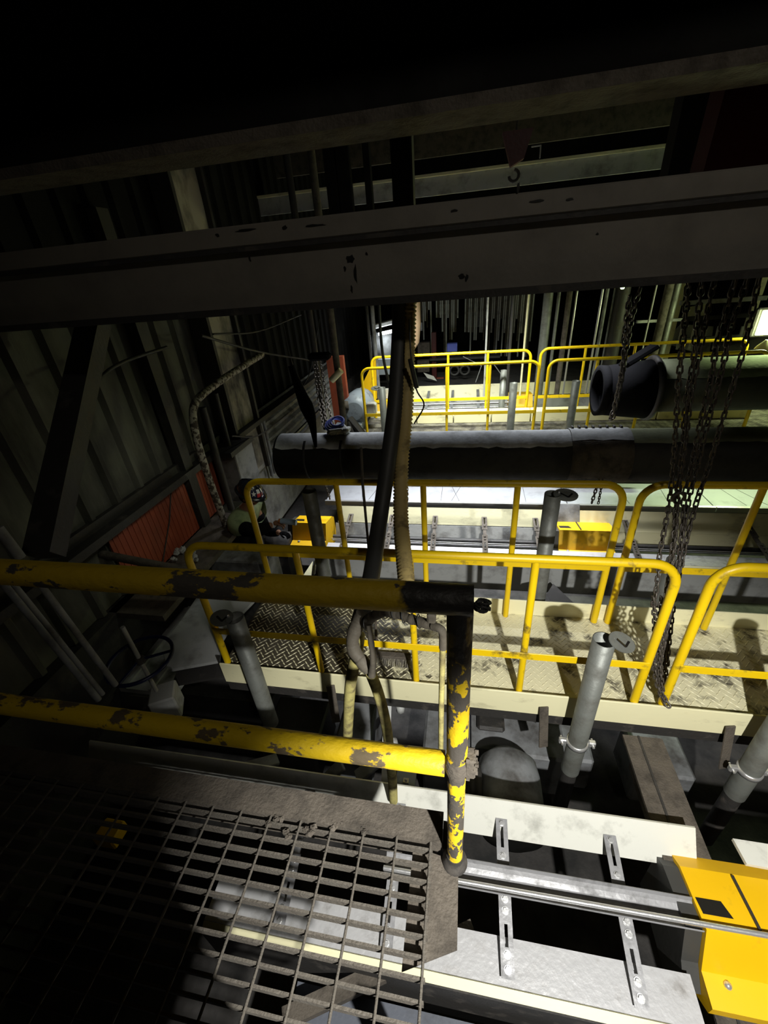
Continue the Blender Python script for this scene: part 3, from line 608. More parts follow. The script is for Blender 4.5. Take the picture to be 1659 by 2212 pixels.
solo(ribbed([P1(775, 1370, 1.22), P1(770, 1410, 1.22), P1(757, 1480, 1.25), P1(752, 1560, 1.3), P1(750, 1620, 1.35)], .026, .009, .16), 'ribbed_hose', RIBY, 'straight yellow ribbed hose, left one of the pair below the taped joint', 'hose')
solo(ribbed([P1(800, 1452, 1.12), P1(818, 1500, 1.12), P1(833, 1560, 1.12), P1(841, 1620, 1.13), P1(848, 1690, 1.15), P1(850, 1730, 1.17)], .0225, .008, .14), 'ribbed_hose', RIBY, 'curved yellow ribbed hose running down to the white skirt board', 'hose')
solo(ribbed([P1(957, 1385, 1.0), P1(955, 1450, 1.0), P1(953, 1540, 1.0), P1(952, 1640, 1.02)], .010, .007, .18), 'ribbed_hose', RIBY, 'thin yellow ribbed hose hanging just left of the chipped post', 'hose')
tj = thing('taped_hose_joint', 'lumpy taped hose manifold wrapped in grey tape under the top chipped rail', 'hose joint', P1(780, 1380, 1.2))
def wrapped(pts, r0, r1, seed):
    rnd = random.Random(seed); p = resample(smooth_path(pts, 12), .005); n_ = len(p); rs = []; k = 0; cur = 1.0
    for i in range(n_):
        if i >= k: cur = rnd.uniform(.88, 1.10); k = i+rnd.choice((3, 4, 5, 6))
        rs.append((r0+(r1-r0)*i/n_)*cur*(1.0-.02*((k-i) % 3)))
    return MB().tube(p, rs, 16)
wrapped([P1(783, 1325, 1.22), P1(772, 1350, 1.2), P1(762, 1378, 1.17), P1(765, 1405, 1.15), P1(782, 1428, 1.13), P1(797, 1448, 1.12)], .031, .027, 3).build('wrapped_branch', TAPE, tj)
wrapped([P1(790, 1348, 1.18), P1(805, 1332, 1.16), P1(830, 1322, 1.13), P1(860, 1327, 1.10), P1(890, 1338, 1.07), P1(920, 1347, 1.04), P1(942, 1355, 1.02)], .022, .016, 5).build('wrapped_crossover', TAPE, tj)
MB().tube(smooth_path([P1(935, 1352, 1.02), P1(953, 1360, 1.0), P1(957, 1375, 1.0), P1(957, 1400, 1.0)], 6), .014, 12).build('elbow', TAPE, tj)
MB().box(P1(932, 1333, 1.03), (.03, .03, .04), bev=.006).build('valve_stub', TAPE, tj)
MB().tube(smooth_path([P1(797, 1350, 1.12), P1(802, 1390, 1.09), P1(806, 1425, 1.08), P1(803, 1458, 1.10)], 5), [.011, .012, .011, .012, .012, .013, .012, .011, .012, .013, .014, .013, .015, .014, .016, .017], 8).build('tape_tail', TAPE, tj)
for px, py, Y in [(850, 1324, 1.11), (871, 1331, 1.09), (905, 1342, 1.05), (790, 1348, 1.16)]:
    c = P1(px, py, Y); MB().tube(arc(c, .024, 0, 2*PI, 16, (0, 1, 0), (-.2, 0, 1))[:-1], .0022, 6, closed=True).build('cable_tie', BLKH, tj)
solo(MB().tube([P1(780, 968, 1.9), P1(783, 1040, 1.9), P1(796, 1180, 1.9)], .0075, 8).tube([P1(796, 1180, 1.9), P1(797, 1240, 1.9)], .0075, 8), 'thin_rod', DUST, 'thin rusty rod hanging left of the black hose', 'rod')
q = smooth_path([P1(884, 690, 2.2), P1(888, 770, 2.1), P1(899, 840, 2.1), P1(916, 875, 2.1), P1(895, 915, 2.1)], 6)
solo(MB().tube(q, .004, 6).tube([P1(886, 775, 2.1), P1(900, 838, 2.1)], .012, 8), 'frayed_cord', BLKH, 'frayed black cord dangling right of the ribbed hose over the far handrail', 'cord')
solo(MB().tube(smooth_path([P1(818, 650, 6.0), P1(826, 760, 6.0), P1(845, 850, 6.0)], 6), .02, 8), 'black_cable', BLKH, 'black cable left of the thick hose crossing the fluorescent lamp', 'cable')

# ------------------------------------------------------------------ chains
def chain_mesh(pts, pitch, wire, wid):
    p = resample(smooth_path(pts, 8), pitch); m_ = MB(); up0 = Vector((0, 1, 0))
    for i in range(len(p)-1):
        c = (p[i]+p[i+1])/2; t = (p[i+1]-p[i]).normalized(); a = up0-t*up0.dot(t); a = a.normalized() if a.length > .1 else t.orthogonal().normalized(); b = t.cross(a)
        s = b if i % 2 else a
        if random.random() < .5: s = (s+(a if i % 2 else b)*random.uniform(-.4, .4)).normalized()
        hl = pitch*.5+wire*.9-wid; ring = []
        for k in range(12):
            an = 2*PI*k/12; ring.append(c+s*wid*math.cos(an)+t*(wid*math.sin(an)+(hl if math.sin(an) >= 0 else -hl)))
        m_.tube(ring, wire, 6, closed=True)
    return m_
def chain(pts, label, pitch=.036, wire=.0052, wid=.0115, m=CHN, group=None):
    return solo(chain_mesh(pts, pitch, wire, wid), 'hanging_chain', m, label, 'chain', group)
def track(px, ya=2.38, yb=1.95, yk=1.9):
    out = []; top = px[0][1]
    for x, y in px:
        Y = ya if y < 1030 else ya+(yb-ya)*(y-1030)/(1500-1030)
        out.append(at(x, y, Y=Y))
    return out
chain(track([(1486, 600), (1484, 646), (1475, 738), (1466, 827), (1460, 922), (1454, 1010), (1444, 1099), (1425, 1197), (1421, 1250), (1414, 1300)], yb=2.0), 'leftmost hanging chain of the bundle in front of the bell end pipe')
chain(track([(1517, 600), (1512, 646), (1503, 723), (1497, 784), (1481, 876), (1476, 960), (1461, 1081), (1457, 1142), (1448, 1233), (1441, 1330), (1436, 1420), (1430, 1500)]), 'long chain falling from the second link strand down to the toe board')
chain(track([(1545, 600), (1532, 655), (1518, 723), (1507, 784), (1490, 870), (1480, 960), (1466, 1060), (1459, 1142), (1450, 1220), (1436, 1300), (1424, 1390), (1421, 1480)]), 'third hanging chain from the left, inside the bundle')
chain(track([(1590, 600), (1576, 646), (1558, 713), (1546, 753), (1538, 809), (1515, 907), (1500, 980), (1479, 1070), (1475, 1132), (1466, 1211), (1452, 1290), (1440, 1380), (1437, 1470)]), 'fourth hanging chain from the left, right side of the bundle')
chain(track([(1615, 600), (1601, 646), (1579, 707), (1563, 784), (1530, 907), (1508, 1000), (1490, 1070), (1479, 1132), (1468, 1200), (1458, 1280), (1448, 1360), (1440, 1440)]), 'fifth hanging chain from the left beside the bright lamp')
chain(track([(1640, 600), (1610, 738), (1589, 815), (1561, 907), (1534, 1000), (1508, 1074), (1493, 1128), (1478, 1190), (1462, 1260), (1445, 1330), (1432, 1410), (1428, 1490)]), 'rightmost hanging chain nearest the bright lamp')
chain([at(1432, 1490, Y=1.95), at(1426, 1440, Y=1.93), at(1432, 1380, Y=1.93), at(1438, 1300, Y=1.95), at(1452, 1200, Y=2.0), at(1462, 1100, Y=2.1)], 'short doubled chain hanging in the middle of the bundle', pitch=.032)
chain([at(1411, 1290, Y=1.9), at(1415, 1350, Y=1.9), at(1414, 1440, Y=1.9), at(1424, 1490, Y=1.87), at(1440, 1520, Y=1.83), at(1450, 1532, Y=1.80)], 'chain tail draped over the cream toe board', pitch=.032)
chain([at(1428, 1290, Y=1.92), at(1426, 1350, Y=1.9), at(1424, 1420, Y=1.9), at(1432, 1500, Y=1.86), at(1443, 1522, Y=1.82)], 'loose chain end beside the draped tail', pitch=.032)
hk = solo(MB().tube(arc(at(1465, 1075, Y=2.28), .03, -.5, PI+.8, 12, (1, 0, 0), (0, 0, 1)), .009, 8), 'chain_hook', CHN, 'steel hook gathering the chain bundle', 'hook')
chain([at(1383, 622, Y=4.4), at(1366, 680, Y=4.4), at(1352, 760, Y=4.4), at(1340, 830, Y=4.4), at(1322, 910, Y=4.5)], 'shiny hoist chain looped around the bell end', pitch=.05, wire=.009, wid=.018)
chain([at(1360, 640, Y=4.45), at(1350, 720, Y=4.45), at(1346, 790, Y=4.4), at(1330, 870, Y=4.45), at(1316, 912, Y=4.5)], 'dull hoist chain paired with the shiny one on the bell end', pitch=.05, wire=.009, wid=.018)
chain([at(1293, 1035, Y=3.6), at(1286, 1062, Y=3.6), at(1277, 1090, Y=3.6)], 'short chain end below the coupling sleeve, thicker one', pitch=.035)
chain([at(1302, 1035, Y=3.6), at(1292, 1090, Y=3.6)], 'short thin chain end below the coupling sleeve', pitch=.025, wire=.004, wid=.008)
chain([at(700, 1040, Y=4.3), at(708, 1062, Y=4.3), at(714, 1082, Y=4.3)], 'small chain at the left end of the white cover plate', pitch=.035)
chain([at(879, 960, Y=3.4), at(880, 1085, Y=3.4)], 'thin chain hanging right behind the ribbed hose', pitch=.025, wire=.004, wid=.008)
for i, (a, b, lb) in enumerate([((678, 780), (700, 928), 'left'), ((684, 780), (708, 925), 'middle'), ((692, 780), (722, 930), 'right')]):
    chain([at(*a, Y=4.6), at((a[0]+b[0])/2-2, (a[1]+b[1])/2, Y=4.6), at(*b, Y=4.2)], '%s of three rusty chains hanging above the left end of the big pipe' % lb, pitch=.045, wire=.006, wid=.013, m=DUST)

# ------------------------------------------------------------------ left wall details
cl = thing('wall_column', 'tan building column with peeling paint against the left wall', 'column', (-2.9, 4.9, -4))
MB().span((-2.96, 4.55, -2.3), (-2.80, 5.12, 3.0)).build('web', TAN, cl)
MB().span((-2.96, 4.50, -2.3), (-2.74, 4.55, 3.0)).span((-2.96, 5.12, -2.3), (-2.74, 5.17, 3.0)).build('flange', DARK, cl)
br = solo(MB().bar(at(205, 690, X=-2.55), at(95, 1200, X=-2.3), .16, .12), 'diagonal_brace', DARK, 'wide black diagonal brace in front of the left siding', 'brace')
solo(MB().span((-2.98, .8, -1.73), (-2.82, 4.5, -1.66)).span((-2.98, .8, -1.66), (-2.93, 4.5, -1.58)), 'wall_girt', DARK, 'black horizontal girt above the red panels', 'beam')
rp = thing('red_metal_sheet', 'large red oxide panel leaning on the left wall beside the worker', 'panel', (-2.93, 3.1, -2.36))
m_ = MB().span((-2.94, 2.45, -2.36), (-2.92, 3.55, -1.74))
for i in range(18): m_.span((-2.92, 2.49+i*.06, -2.36), (-2.915, 2.505+i*.06, -1.74))
m_.build('sheet', RED, rp)
MB().tube([(-2.90, 3.35, -1.70), (-2.905, 3.15, -2.02), (-2.90, 2.85, -2.34)], .006, 6).build('hanging_cable', DARK, rp)
m_ = MB().span((-2.94, 3.72, -2.40), (-2.92, 4.12, -1.72))
for i in range(6): m_.span((-2.92, 3.76+i*.06, -2.40), (-2.915, 3.775+i*.06, -1.72))
solo(m_, 'red_metal_sheet', RED, 'narrow red oxide panel between the large red panel and the white pipe', 'panel')
solo(MB().span((-2.96, 3.57, -2.6), (-2.86, 3.70, 0.6)), 'wall_post', DARK, 'black post between the two red panels', 'post')
c = at(503, 975, X=-2.85); solo(MB().span((-2.9, c.y-.08, c.z-.25), (-2.85, c.y+.08, c.z+.18)), 'red_metal_sheet', RED, 'small red scrap of panel beside the tan column foot', 'panel')
# white flaking steam pipe
X_ = -2.62
solo(MB().tube(smooth_path([at(566, 766, X=X_), at(530, 788, X=X_), at(480, 820, X=X_), at(440, 850, X=X_), at(421, 872, X=X_), at(417, 900, X=X_), at(424, 945, X=X_), at(440, 1000, X=X_), at(462, 1065, X=X_), at(490, 1140, X=X_)], 6), .038, 16), 'steam_pipe', WPIPE, 'bent pipe with flaking white paint on the left wall', 'pipe')
solo(MB().tube([at(437, 880, X=-2.75), at(500, 1100, X=-2.75)], .04, 14), 'riser_pipe', DARK, 'black riser pipe right of the flaking white pipe', 'pipe')
solo(MB().tube([at(465, 850, X=-2.75), at(500, 985, X=-2.75)], .03, 12), 'riser_pipe', DARK, 'thin black riser pipe running onto the grey cabinet', 'pipe')
wc = thing('wall_cabinet', 'grey electrical cabinet on the left wall above the worker', 'cabinet', (-2.7, 4.9, -2.2))
c0 = at(480, 1010, X=-2.65); c1 = at(530, 1060, X=-2.65)
MB().span((-2.92, 4.15, -2.35), (-2.62, 4.6, -1.72), bev=.01).build('body', GREY, wc)
MB().span((-2.96, 4.05, -1.72), (-2.60, 4.62, -1.66)).build('lid', DARK, wc)
# lower horizontal ribbed siding
sd = MB(); pr = []
z = -2.42
while z < -1.66: pr += [(-2.86, z), (-2.80, z+.035), (-2.80, z+.06), (-2.86, z+.095)]; z += .12
pr += [(-2.9, z), (-2.9, -2.42)]
n = len(pr); sd.add([(p[0], 5.35, p[1]) for p in pr]+[(p[0], 9.0, p[1]) for p in pr], [(i, (i+1) % n, n+(i+1) % n, n+i) for i in range(n)])
solo(sd, 'ribbed_siding', GREY, 'horizontal corrugated grey siding low on the left wall behind the worker', 'siding')
solo(MB().span((-2.92, 4.5, -1.66), (-2.70, 9.0, -1.60)), 'cable_tray', DARK, 'dusty cable tray along the top of the corrugated siding', 'tray')
for i, yy in enumerate((5.22, 5.32)):
    solo(MB().tube([(-2.78, yy, -2.5), (-2.78, yy, -1.66)], .03, 10), 'conduit', GREY, '%s grey vertical conduit at the near end of the corrugated siding' % ('nearer' if i == 0 else 'farther'), 'conduit')
# cables and struts on the wall
for pts, r, lb in [([(435, 725), (560, 760), (668, 778)], .014, 'black cable sloping across the wall above the flaking pipe'),
                   ([(460, 722), (560, 715), (650, 680)], .01, 'thin cable rising to the grey girder over the left wall'),
                   ([(175, 860), (250, 790), (360, 750)], .014, 'thin pale conduit on the siding right of the diagonal brace'),
                   ([(500, 942), (560, 940), (622, 893)], .01, 'slack black cable over the corrugated siding'),
                   ([(655, 835), (672, 795), (690, 690)], .008, 'thin wire rising above the three rusty chains'),
                   ([(655, 835), (630, 780), (612, 700)], .008, 'thin wire left of the sling above the big pipe')]:
    solo(MB().tube(smooth_path([at(*p, X=-2.6) for p in pts], 6), r, 8), 'wall_cable', DARK, lb, 'cable')
for px, w, lb in [(670, .09, 'black'), (716, .10, 'grey brown')]:
    a = at(px, 680, Y=6.4); solo(MB().tube([(a.x, 6.4, 1.5), (a.x-.02, 6.4, -2.2)], w/2, 14), 'downpipe', DARK if lb == 'black' else DUST, '%s downpipe left of the far walkway under the girder' % lb, 'pipe')
solo(MB().tube([at(716, 822, Y=6.3), at(737, 800, Y=6.3)], .05, 12), 'pipe_stub', CREAM, 'short pale pipe stub with yellow end on the downpipe', 'pipe')
# black sling at the big pipe left end
solo(MB().tube(smooth_path([at(628, 790, Y=4.0), at(650, 850, Y=3.95), at(672, 905, Y=3.75), at(682, 965, Y=3.56)], 6), [.03, .032, .035, .04, .045, .05, .055, .06, .065, .07, .065, .06, .05, .04, .035, .03, .025, .02, .015], 10), 'lifting_sling', BLACK, 'black lifting sling around the left end of the big pipe', 'sling')
solo(MB().box(at(690, 770, Y=4.2), (.22, .12, .07), bev=.02), 'sling_hook_block', BLACK, 'flat black hook block above the three rusty chains', 'hook block')
solo(MB().span((-2.35, 7.2, -2.4), (-2.05, 7.3, -1.2)), 'red_metal_sheet', RED, 'faded red panel behind the three rusty chains', 'panel')
# wrapped rags on the pipe
for i, (px, py, m, lb, cat) in enumerate([(722, 920, BLUEL, 'coil of blue webbing strap on the left part of the big pipe', 'strap'), ]):
    c = at(px, py-2, Y=3.85); m_ = MB()
    for k in range(4): m_.tube(arc(c+Vector((k*.012, 0, k*.012)), .09-.008*k, 0, 2*PI, 22, (1, 0, 0), (0, .8, .45))[:-1], .011, 6, closed=True)
    solo(m_, 'webbing_strap', m, lb, cat)
rg = MB(); c = at(735, 930, Y=3.8)
for i in range(7): rg.tube(smooth_path([c+Vector((random.uniform(-.11, .11), random.uniform(-.06, .06), random.uniform(-.02, .03))) for _ in range(4)], 5), .022, 7)
solo(rg, 'crumpled_rag', GREYL, 'crumpled grey rag beside the blue webbing on the big pipe', 'rag')
# handwheel
hw = thing('valve_handwheel', 'dark blue valve handwheel on a vertical stem at the left between the chipped rails', 'handwheel', (-1.95, 1.46, -2.3))
c = at(302, 1425, Z=-1.98); R = .19
MB().tube(arc(c, R, 0, 2*PI, 36, (1, 0, 0), (0, 1, 0))[:-1], .012, 10, closed=True).build('rim', BLUE, hw)
for k in range(3):
    a = .5+2*PI*k/3; MB().tube([c, c+Vector((math.cos(a)*R, math.sin(a)*R, 0))], .009, 8).build('spoke', BLUE, hw)
MB().lathe(c, [(.03, -.02), (.035, 0), (.02, .02)], n=14).build('hub', DARK, hw)
MB().tube([c+Vector((0, 0, .28)), c-Vector((0, 0, .3))], .013, 10).build('stem', GREYL, hw)
c2 = at(345, 1500, Z=-2.3)
solo(MB().box((c2.x, c2.y+.02, -2.40), (.16, .16, .20), Matrix.Rotation(.5, 3, 'Z'), .01), 'valve_gear_box', GREYL, 'pale square gear box under the blue handwheel', 'gear box')
solo(MB().box((c2.x-.22, c2.y, -2.45), (.2, .1, .1), bev=.02), 'dark_valve', DARK, 'dark valve body left of the pale gear box', 'valve')
for i, (a, b, r) in enumerate([((-5, 1245), (213, 1512), .018), ((20, 1250), (222, 1500), .014), ((78, 1250), (250, 1480), .016), ((-5, 1140), (45, 1205), .022)]):
    p = at(*a, Y=1.25); q = at(*b, Y=1.25)
    solo(MB().tube([p, q], r, 10), 'wall_conduit', GREY, ['outermost pale conduit slanting at the left edge behind the chipped rails', 'second pale conduit slanting at the left edge', 'black conduit left of the blue handwheel', 'short pale pipe end above the top chipped rail at the left edge'][i], 'conduit')
for i, (a, b) in enumerate([((130, 1180), (440, 1240)), ((110, 1200), (400, 1262))]):
    solo(MB().tube([at(*a, Y=2.4), at(*b, Y=2.4)], .035, 12), 'slanting_pipe', DUST, '%s of two dusty pipes below the large red panel' % ('upper' if i == 0 else 'lower'), 'pipe')
# rubble on the ledge, striped deck
for i in range(14):
    c = at(random.uniform(372, 425), random.uniform(1186, 1212), Z=-2.33); r = random.uniform(.015, .035)
    b = MB().lathe(c, [(r*.4, -r*.6), (r, -.1*r), (r*.8, .5*r), (r*.3, .8*r)], n=6, smooth=False)
    for v in b.v: v += Vector([random.uniform(-r*.3, r*.3) for _ in range(3)])
    solo(b, 'rubble_lump', GREYL, 'lump of pale rubble on the ledge below the red panels', 'rubble', 'rubble lumps under the red panels')
struct(MB().span((-2.98, 2.2, -2.42), (-2.45, 3.9, -2.36)), 'trim_2', DUST)
solo(MB().span((-3.0, 1.9, -3.0), (-2.36, 2.9, -2.95)).span((-2.85, 1.9, -2.95), (-2.82, 2.9, -2.93)).span((-2.6, 1.9, -2.95), (-2.57, 2.9, -2.93)), 'floor_hatch', GREYL, 'grey striped floor hatch behind the blue handwheel', 'hatch')
mb = thing('machine_cabinet', 'big grey sooty machine housing in front of the worker behind the left railing', 'machine', (-2.1, 3.2, -3.4))
MB().span((-2.55, 3.05, -3.4), (-1.90, 3.32, -2.42), bev=.015).build('housing', GREY, mb)
m_ = MB()
for i in range(3): m_.tube(arc((-2.1+.04*i, 3.04, -2.62-.07*i), .05, 0, PI*1.4, 10, (1, 0, 0), (0, 0, 1)), .009, 7)
m_.build('lever', DARK, mb)
solo(MB().plate([at(640, 1330-60, Z=-2.8), at(676, 1215, Z=-2.8), at(672, 1250, Z=-2.8), at(655, 1275, Z=-2.8)], .02), 'gusset_plate', CREAM, 'pale triangular gusset beyond the left end of the middle walkway', 'plate')
solo(MB().bar(at(681, 1212, Y=3.1), at(678, 1240, Y=3.1), .02, .02), 'white_strip', WHITE, 'thin white upright strip left of the dull galvanized pipe', 'strip')
solo(MB().plate([(.80, 3.3, -2.9), (1.2, 2.9, -2.9), (1.35, 3.1, -3.1), (.95, 3.6, -2.95)], .05).bar((.72, 3.4, -2.85), (1.05, 2.75, -3.1), .12, .05), 'chute_panel', DARK, 'black slanting chute below the yellow guard beyond the walkway', 'chute')

# ------------------------------------------------------------------ worker
def skin(name, verts, edges, radii, m, parent, root=0, sub=2):
    off = parent_loc(parent); me = bpy.data.meshes.new(name); me.from_pydata([Vector(v)-off for v in verts], edges, []); o = bpy.data.objects.new(name, me); COL.objects.link(o)
    md = o.modifiers.new('skin', 'SKIN'); md.use_smooth_shade = True
    for i, r in enumerate(radii): sv = me.skin_vertices[0].data[i]; sv.radius = r if isinstance(r, tuple) else (r, r); sv.use_root = (i == root)
    s = o.modifiers.new('sub', 'SUBSURF'); s.levels = sub; s.render_levels = sub
    me.materials.append(m); o.parent = parent; return o
HC = at(540, 1068, Y=3.62)   # head centre
SKIN = mat('skin', (0.30, 0.15, 0.09), 0.55); VEST = mat('dull_green_shirt', (0.22, 0.27, 0.14), 0.85, dirt=(0.12, 0.15, 0.08), scale=12, lo=0.45, hi=0.7)
wk = thing('worker', 'person in black hard hat with star flag sticker and green shirt, bending forward', 'person', (HC.x-.12, 3.62, -3.4))
hx, hy, hz = HC
face = Vector((.80, -.25, -.55)).normalized()
# body: pelvis, spine, neck, head, arms, legs
V = [(hx-.30, hy+.05, -2.50), (hx-.27, hy+.04, -2.28), (hx-.20, hy+.02, hz-.36), (hx-.12, hy, hz-.24), (hx-.06, hy, hz-.14), (hx-.02, hy, hz-.06), (hx+.0, hy, hz+.02),
     (hx-.13, hy-.20, hz-.28), tuple(at(555, 1150, Y=3.36)), tuple(at(590, 1132, Y=3.45)),
     (hx-.13, hy+.20, hz-.28), tuple(at(578, 1150, Y=3.85)), tuple(at(606, 1150, Y=3.75)),
     (hx-.30, hy-.12, -2.60), (hx-.26, hy-.14, -2.98), (hx-.30, hy-.14, -3.34), (hx-.18, hy-.15, -3.37),
     (hx-.30, hy+.16, -2.60), (hx-.24, hy+.18, -2.98), (hx-.30, hy+.18, -3.34), (hx-.18, hy+.20, -3.37)]
E_ = [(0, 1), (1, 2), (2, 3), (3, 4), (4, 5), (5, 6), (3, 7), (7, 8), (8, 9), (3, 10), (10, 11), (11, 12), (0, 13), (13, 14), (14, 15), (15, 16), (0, 17), (17, 18), (18, 19), (19, 20)]
R_ = [(.15, .13), (.14, .12), (.16, .13), (.13, .11), .055, .075, .085, .075, .05, .036, .075, .05, .036, .09, .06, .045, .04, .09, .06, .045, .04]
skin('body', V, E_, R_, SKIN, wk)
# face details
fb = MB(); fc = HC+Vector((0, 0, -.01))
sidev = Vector((0, 0, 1)).cross(face).normalized(); upv = face.cross(sidev)
def blob(c, r, sc=(1, 1, 1), n=10):
    m_ = MB(); vs = []; fs = []; k = 6
    for i in range(k+1):
        ph = PI*i/k
        for j in range(n):
            th = 2*PI*j/n; p = Vector((math.sin(ph)*math.cos(th)*sc[0], math.sin(ph)*math.sin(th)*sc[1], math.cos(ph)*sc[2]))*r
            vs.append(Vector(c)+face*p.x+sidev*p.y+upv*p.z)
    for i in range(k):
        for j in range(n): fs.append((i*n+j, i*n+(j+1) % n, (i+1)*n+(j+1) % n, (i+1)*n+j))
    return m_.add(vs, fs, True)
b = blob(fc+face*.098-upv*.01, .018, (1, .8, 1.5)); b2 = blob(fc+face*.085-upv*.055, .022, (.7, 1.5, .5)); b.add(b2.v, b2.f, True)
for s_ in (-1, 1):
    b3 = blob(fc+sidev*s_*.088-upv*.01, .026, (.7, .35, 1.2)); b.add(b3.v, b3.f, True)
b.build('face', SKIN, wk)
e = blob(fc+face*.086+sidev*.033+upv*.02, .011); e2 = blob(fc+face*.086-sidev*.033+upv*.02, .011); e.add(e2.v, e2.f, True); e.build('eyes', BLACK, wk)
hb_ = blob(fc-face*.03+upv*-.02, .098, (1, 1, 1.0), 14); hb_.build('hair', BLACK, wk)
# hard hat
HAT = mat('black_hard_hat', (0.012, 0.013, 0.02), 0.22)
hu = (Vector((0, 0, 1))+face*.35).normalized(); hf = (face-hu*face.dot(hu)).normalized(); hs = hu.cross(hf)
hc = HC+hu*.055; vs = []; fs = []; n = 28; k = 8
for i in range(k+1):
    ph = PI/2*i/k
    for j in range(n):
        th = 2*PI*j/n; vs.append(hc+hu*math.cos(ph)*.125+(hf*math.cos(th)*.148+hs*math.sin(th)*.122)*math.sin(ph))
for i in range(k):
    for j in range(n): fs.append((i*n+j, i*n+(j+1) % n, (i+1)*n+(j+1) % n, (i+1)*n+j))
hm = MB().add(vs, fs, True)
rim = []
for rr, dz in ((1.0, 0), (1.16, -.012), (1.16, -.018), (.98, -.008)):
    for j in range(n):
        th = 2*PI*j/n; f = 1+.22*max(0, math.cos(th))**3*(rr > 1.1); rim.append(hc+hu*dz+(hf*math.cos(th)*.148*rr*f+hs*math.sin(th)*.122*rr))
hm.add(rim, [(i*n+j, i*n+(j+1) % n, (i+1)*n+(j+1) % n, (i+1)*n+j) for i in range(3) for j in range(n)], True)
hat = hm.build('hard_hat', HAT, wk)
hm2 = MB(); hm2.tube([hc+hu*math.cos(a)*.128+hf*math.sin(a)*.151 for a in [PI/2*(i/8)*2-PI/2 for i in range(9)]], .008, 6); hm2.build('hat_ridge', HAT, hat)
# flag sticker wraps the side of the hat that faces the viewer
def onhat(a, h, lift=.0015):
    """a: angle round the hat, h: height 0..1"""
    ph = PI/2*(1-h*.62); return hc+hu*math.cos(ph)*(.125+lift)+(hf*math.cos(a)*(.148+lift)+hs*math.sin(a)*(.122+lift))*math.sin(ph)
def patch(a0, a1, h0, h1, m, name, lift):
    vs = []; N_ = 8
    for i in range(N_+1):
        for j in range(5): vs.append(onhat(a0+(a1-a0)*i/N_, h0+(h1-h0)*j/4, lift))
    MB().add(vs, [(i*5+j, i*5+j+1, (i+1)*5+j+1, (i+1)*5+j) for i in range(N_) for j in range(4)], True).build(name, m, hat)
SW = mat('sticker_white', (0.85, 0.85, 0.85), 0.4); SR = mat('sticker_red', (0.65, 0.03, 0.04), 0.4); SB = mat('sticker_navy', (0.01, 0.015, 0.06), 0.4)
vdir = (-hc).normalized(); a_c = math.atan2(vdir.dot(hs)/.122, vdir.dot(hf)/.148)
_r = onhat(a_c+.3, .4)-onhat(a_c, .4); sg = 1 if _r.dot(right) > 0 else -1; a_c += .62*sg
patch(a_c-.05*sg, a_c-.62*sg, .05, .75, SB, 'flag_blue_field', .002)
patch(a_c-.05*sg+.0, a_c+.55*sg, .40, .75, SW, 'flag_white_stripe', .002)
patch(a_c-.05*sg+.0, a_c+.50*sg, .05, .40, SR, 'flag_red_stripe', .002)
st = []
for i in range(10):
    a = PI/2+i*PI/5; r = 1 if i % 2 == 0 else .42; st.append(onhat(a_c-.33*sg+.22*r*math.cos(a), .40+.27*r*math.sin(a), .005))
cc = onhat(a_c-.33*sg, .40, .0055)
MB().add([cc]+st, [(0, 1+i, 1+(i+1) % 10) for i in range(10)]).build('flag_star', SW, hat)
# shirt and trousers follow the body
V2 = [V[0], V[1], V[2], V[3], V[7], V[8], V[10], V[11]]
skin('shirt', [V[1], V[2], V[3], (hx-.085, hy, hz-.17), V[7], Vector(V[7]).lerp(Vector(V[8]), .45), V[10], Vector(V[10]).lerp(Vector(V[11]), .45)], [(0, 1), (1, 2), (2, 3), (2, 4), (4, 5), (2, 6), (6, 7)], [(.165, .145), (.185, .155), (.165, .145), .088, .115, .082, .115, .082], VEST, wk)
skin('trousers', [V[0], V[1], V[13], V[14], (V[15][0], V[15][1], -3.3), V[17], V[18], (V[19][0], V[19][1], -3.3)], [(0, 1), (0, 2), (2, 3), (3, 4), (0, 5), (5, 6), (6, 7)], [(.17, .15), (.16, .14), .11, .08, .065, .11, .08, .065], BLACK, wk)
for q_ in (8, 11):
    a_ = Vector(V[q_-1]).lerp(Vector(V[q_]), .18); skin('sleeve', [a_, V[q_], Vector(V[q_]).lerp(Vector(V[q_+1]), .93)], [(0, 1), (1, 2)], [.098, .070, .050], BLACK, wk)
# hands: palm, four fingers and thumb round a light blue torch
torch_a = at(603, 1125, Y=3.45); torch_b = at(640, 1129, Y=3.45)
def hand(base, fdir, spreadv, curlv, name='hand'):
    base = Vector(base); vs = [base, base+fdir*.035, base+fdir*.075]; ed = [(0, 1), (1, 2)]; rr = [.022, (.036, .018), (.038, .016)]
    for i, L in enumerate((.070, .080, .074, .058)):
        s0 = base+fdir*.07+spreadv*(i-1.5)*.021; k = len(vs)
        vs += [s0+fdir*.012, s0+fdir*L*.5+curlv*.012, s0+fdir*L*.62+curlv*.035, s0+fdir*L*.5+curlv*.055]; ed += [(2, k), (k, k+1), (k+1, k+2), (k+2, k+3)]; rr += [.010, .0095, .0088, .008]
    k = len(vs); vs += [base+fdir*.02+spreadv*.035, base+fdir*.045+spreadv*.055+curlv*.02, base+fdir*.07+spreadv*.045+curlv*.04]; ed += [(1, k), (k, k+1), (k+1, k+2)]; rr += [.013, .011, .009]
    return skin(name, vs, ed, rr, SKIN, wk, 0, 1)
hand(V[9], Vector((.9, .1, .1)).normalized(), Vector((0, 1, .3)).normalized(), Vector((.1, 0, -1)).normalized())
hand(V[12], Vector((.9, -.3, 0)).normalized(), Vector((0, -1, .2)).normalized(), Vector((.1, 0, -1)).normalized()).data.materials[0] = BLACK
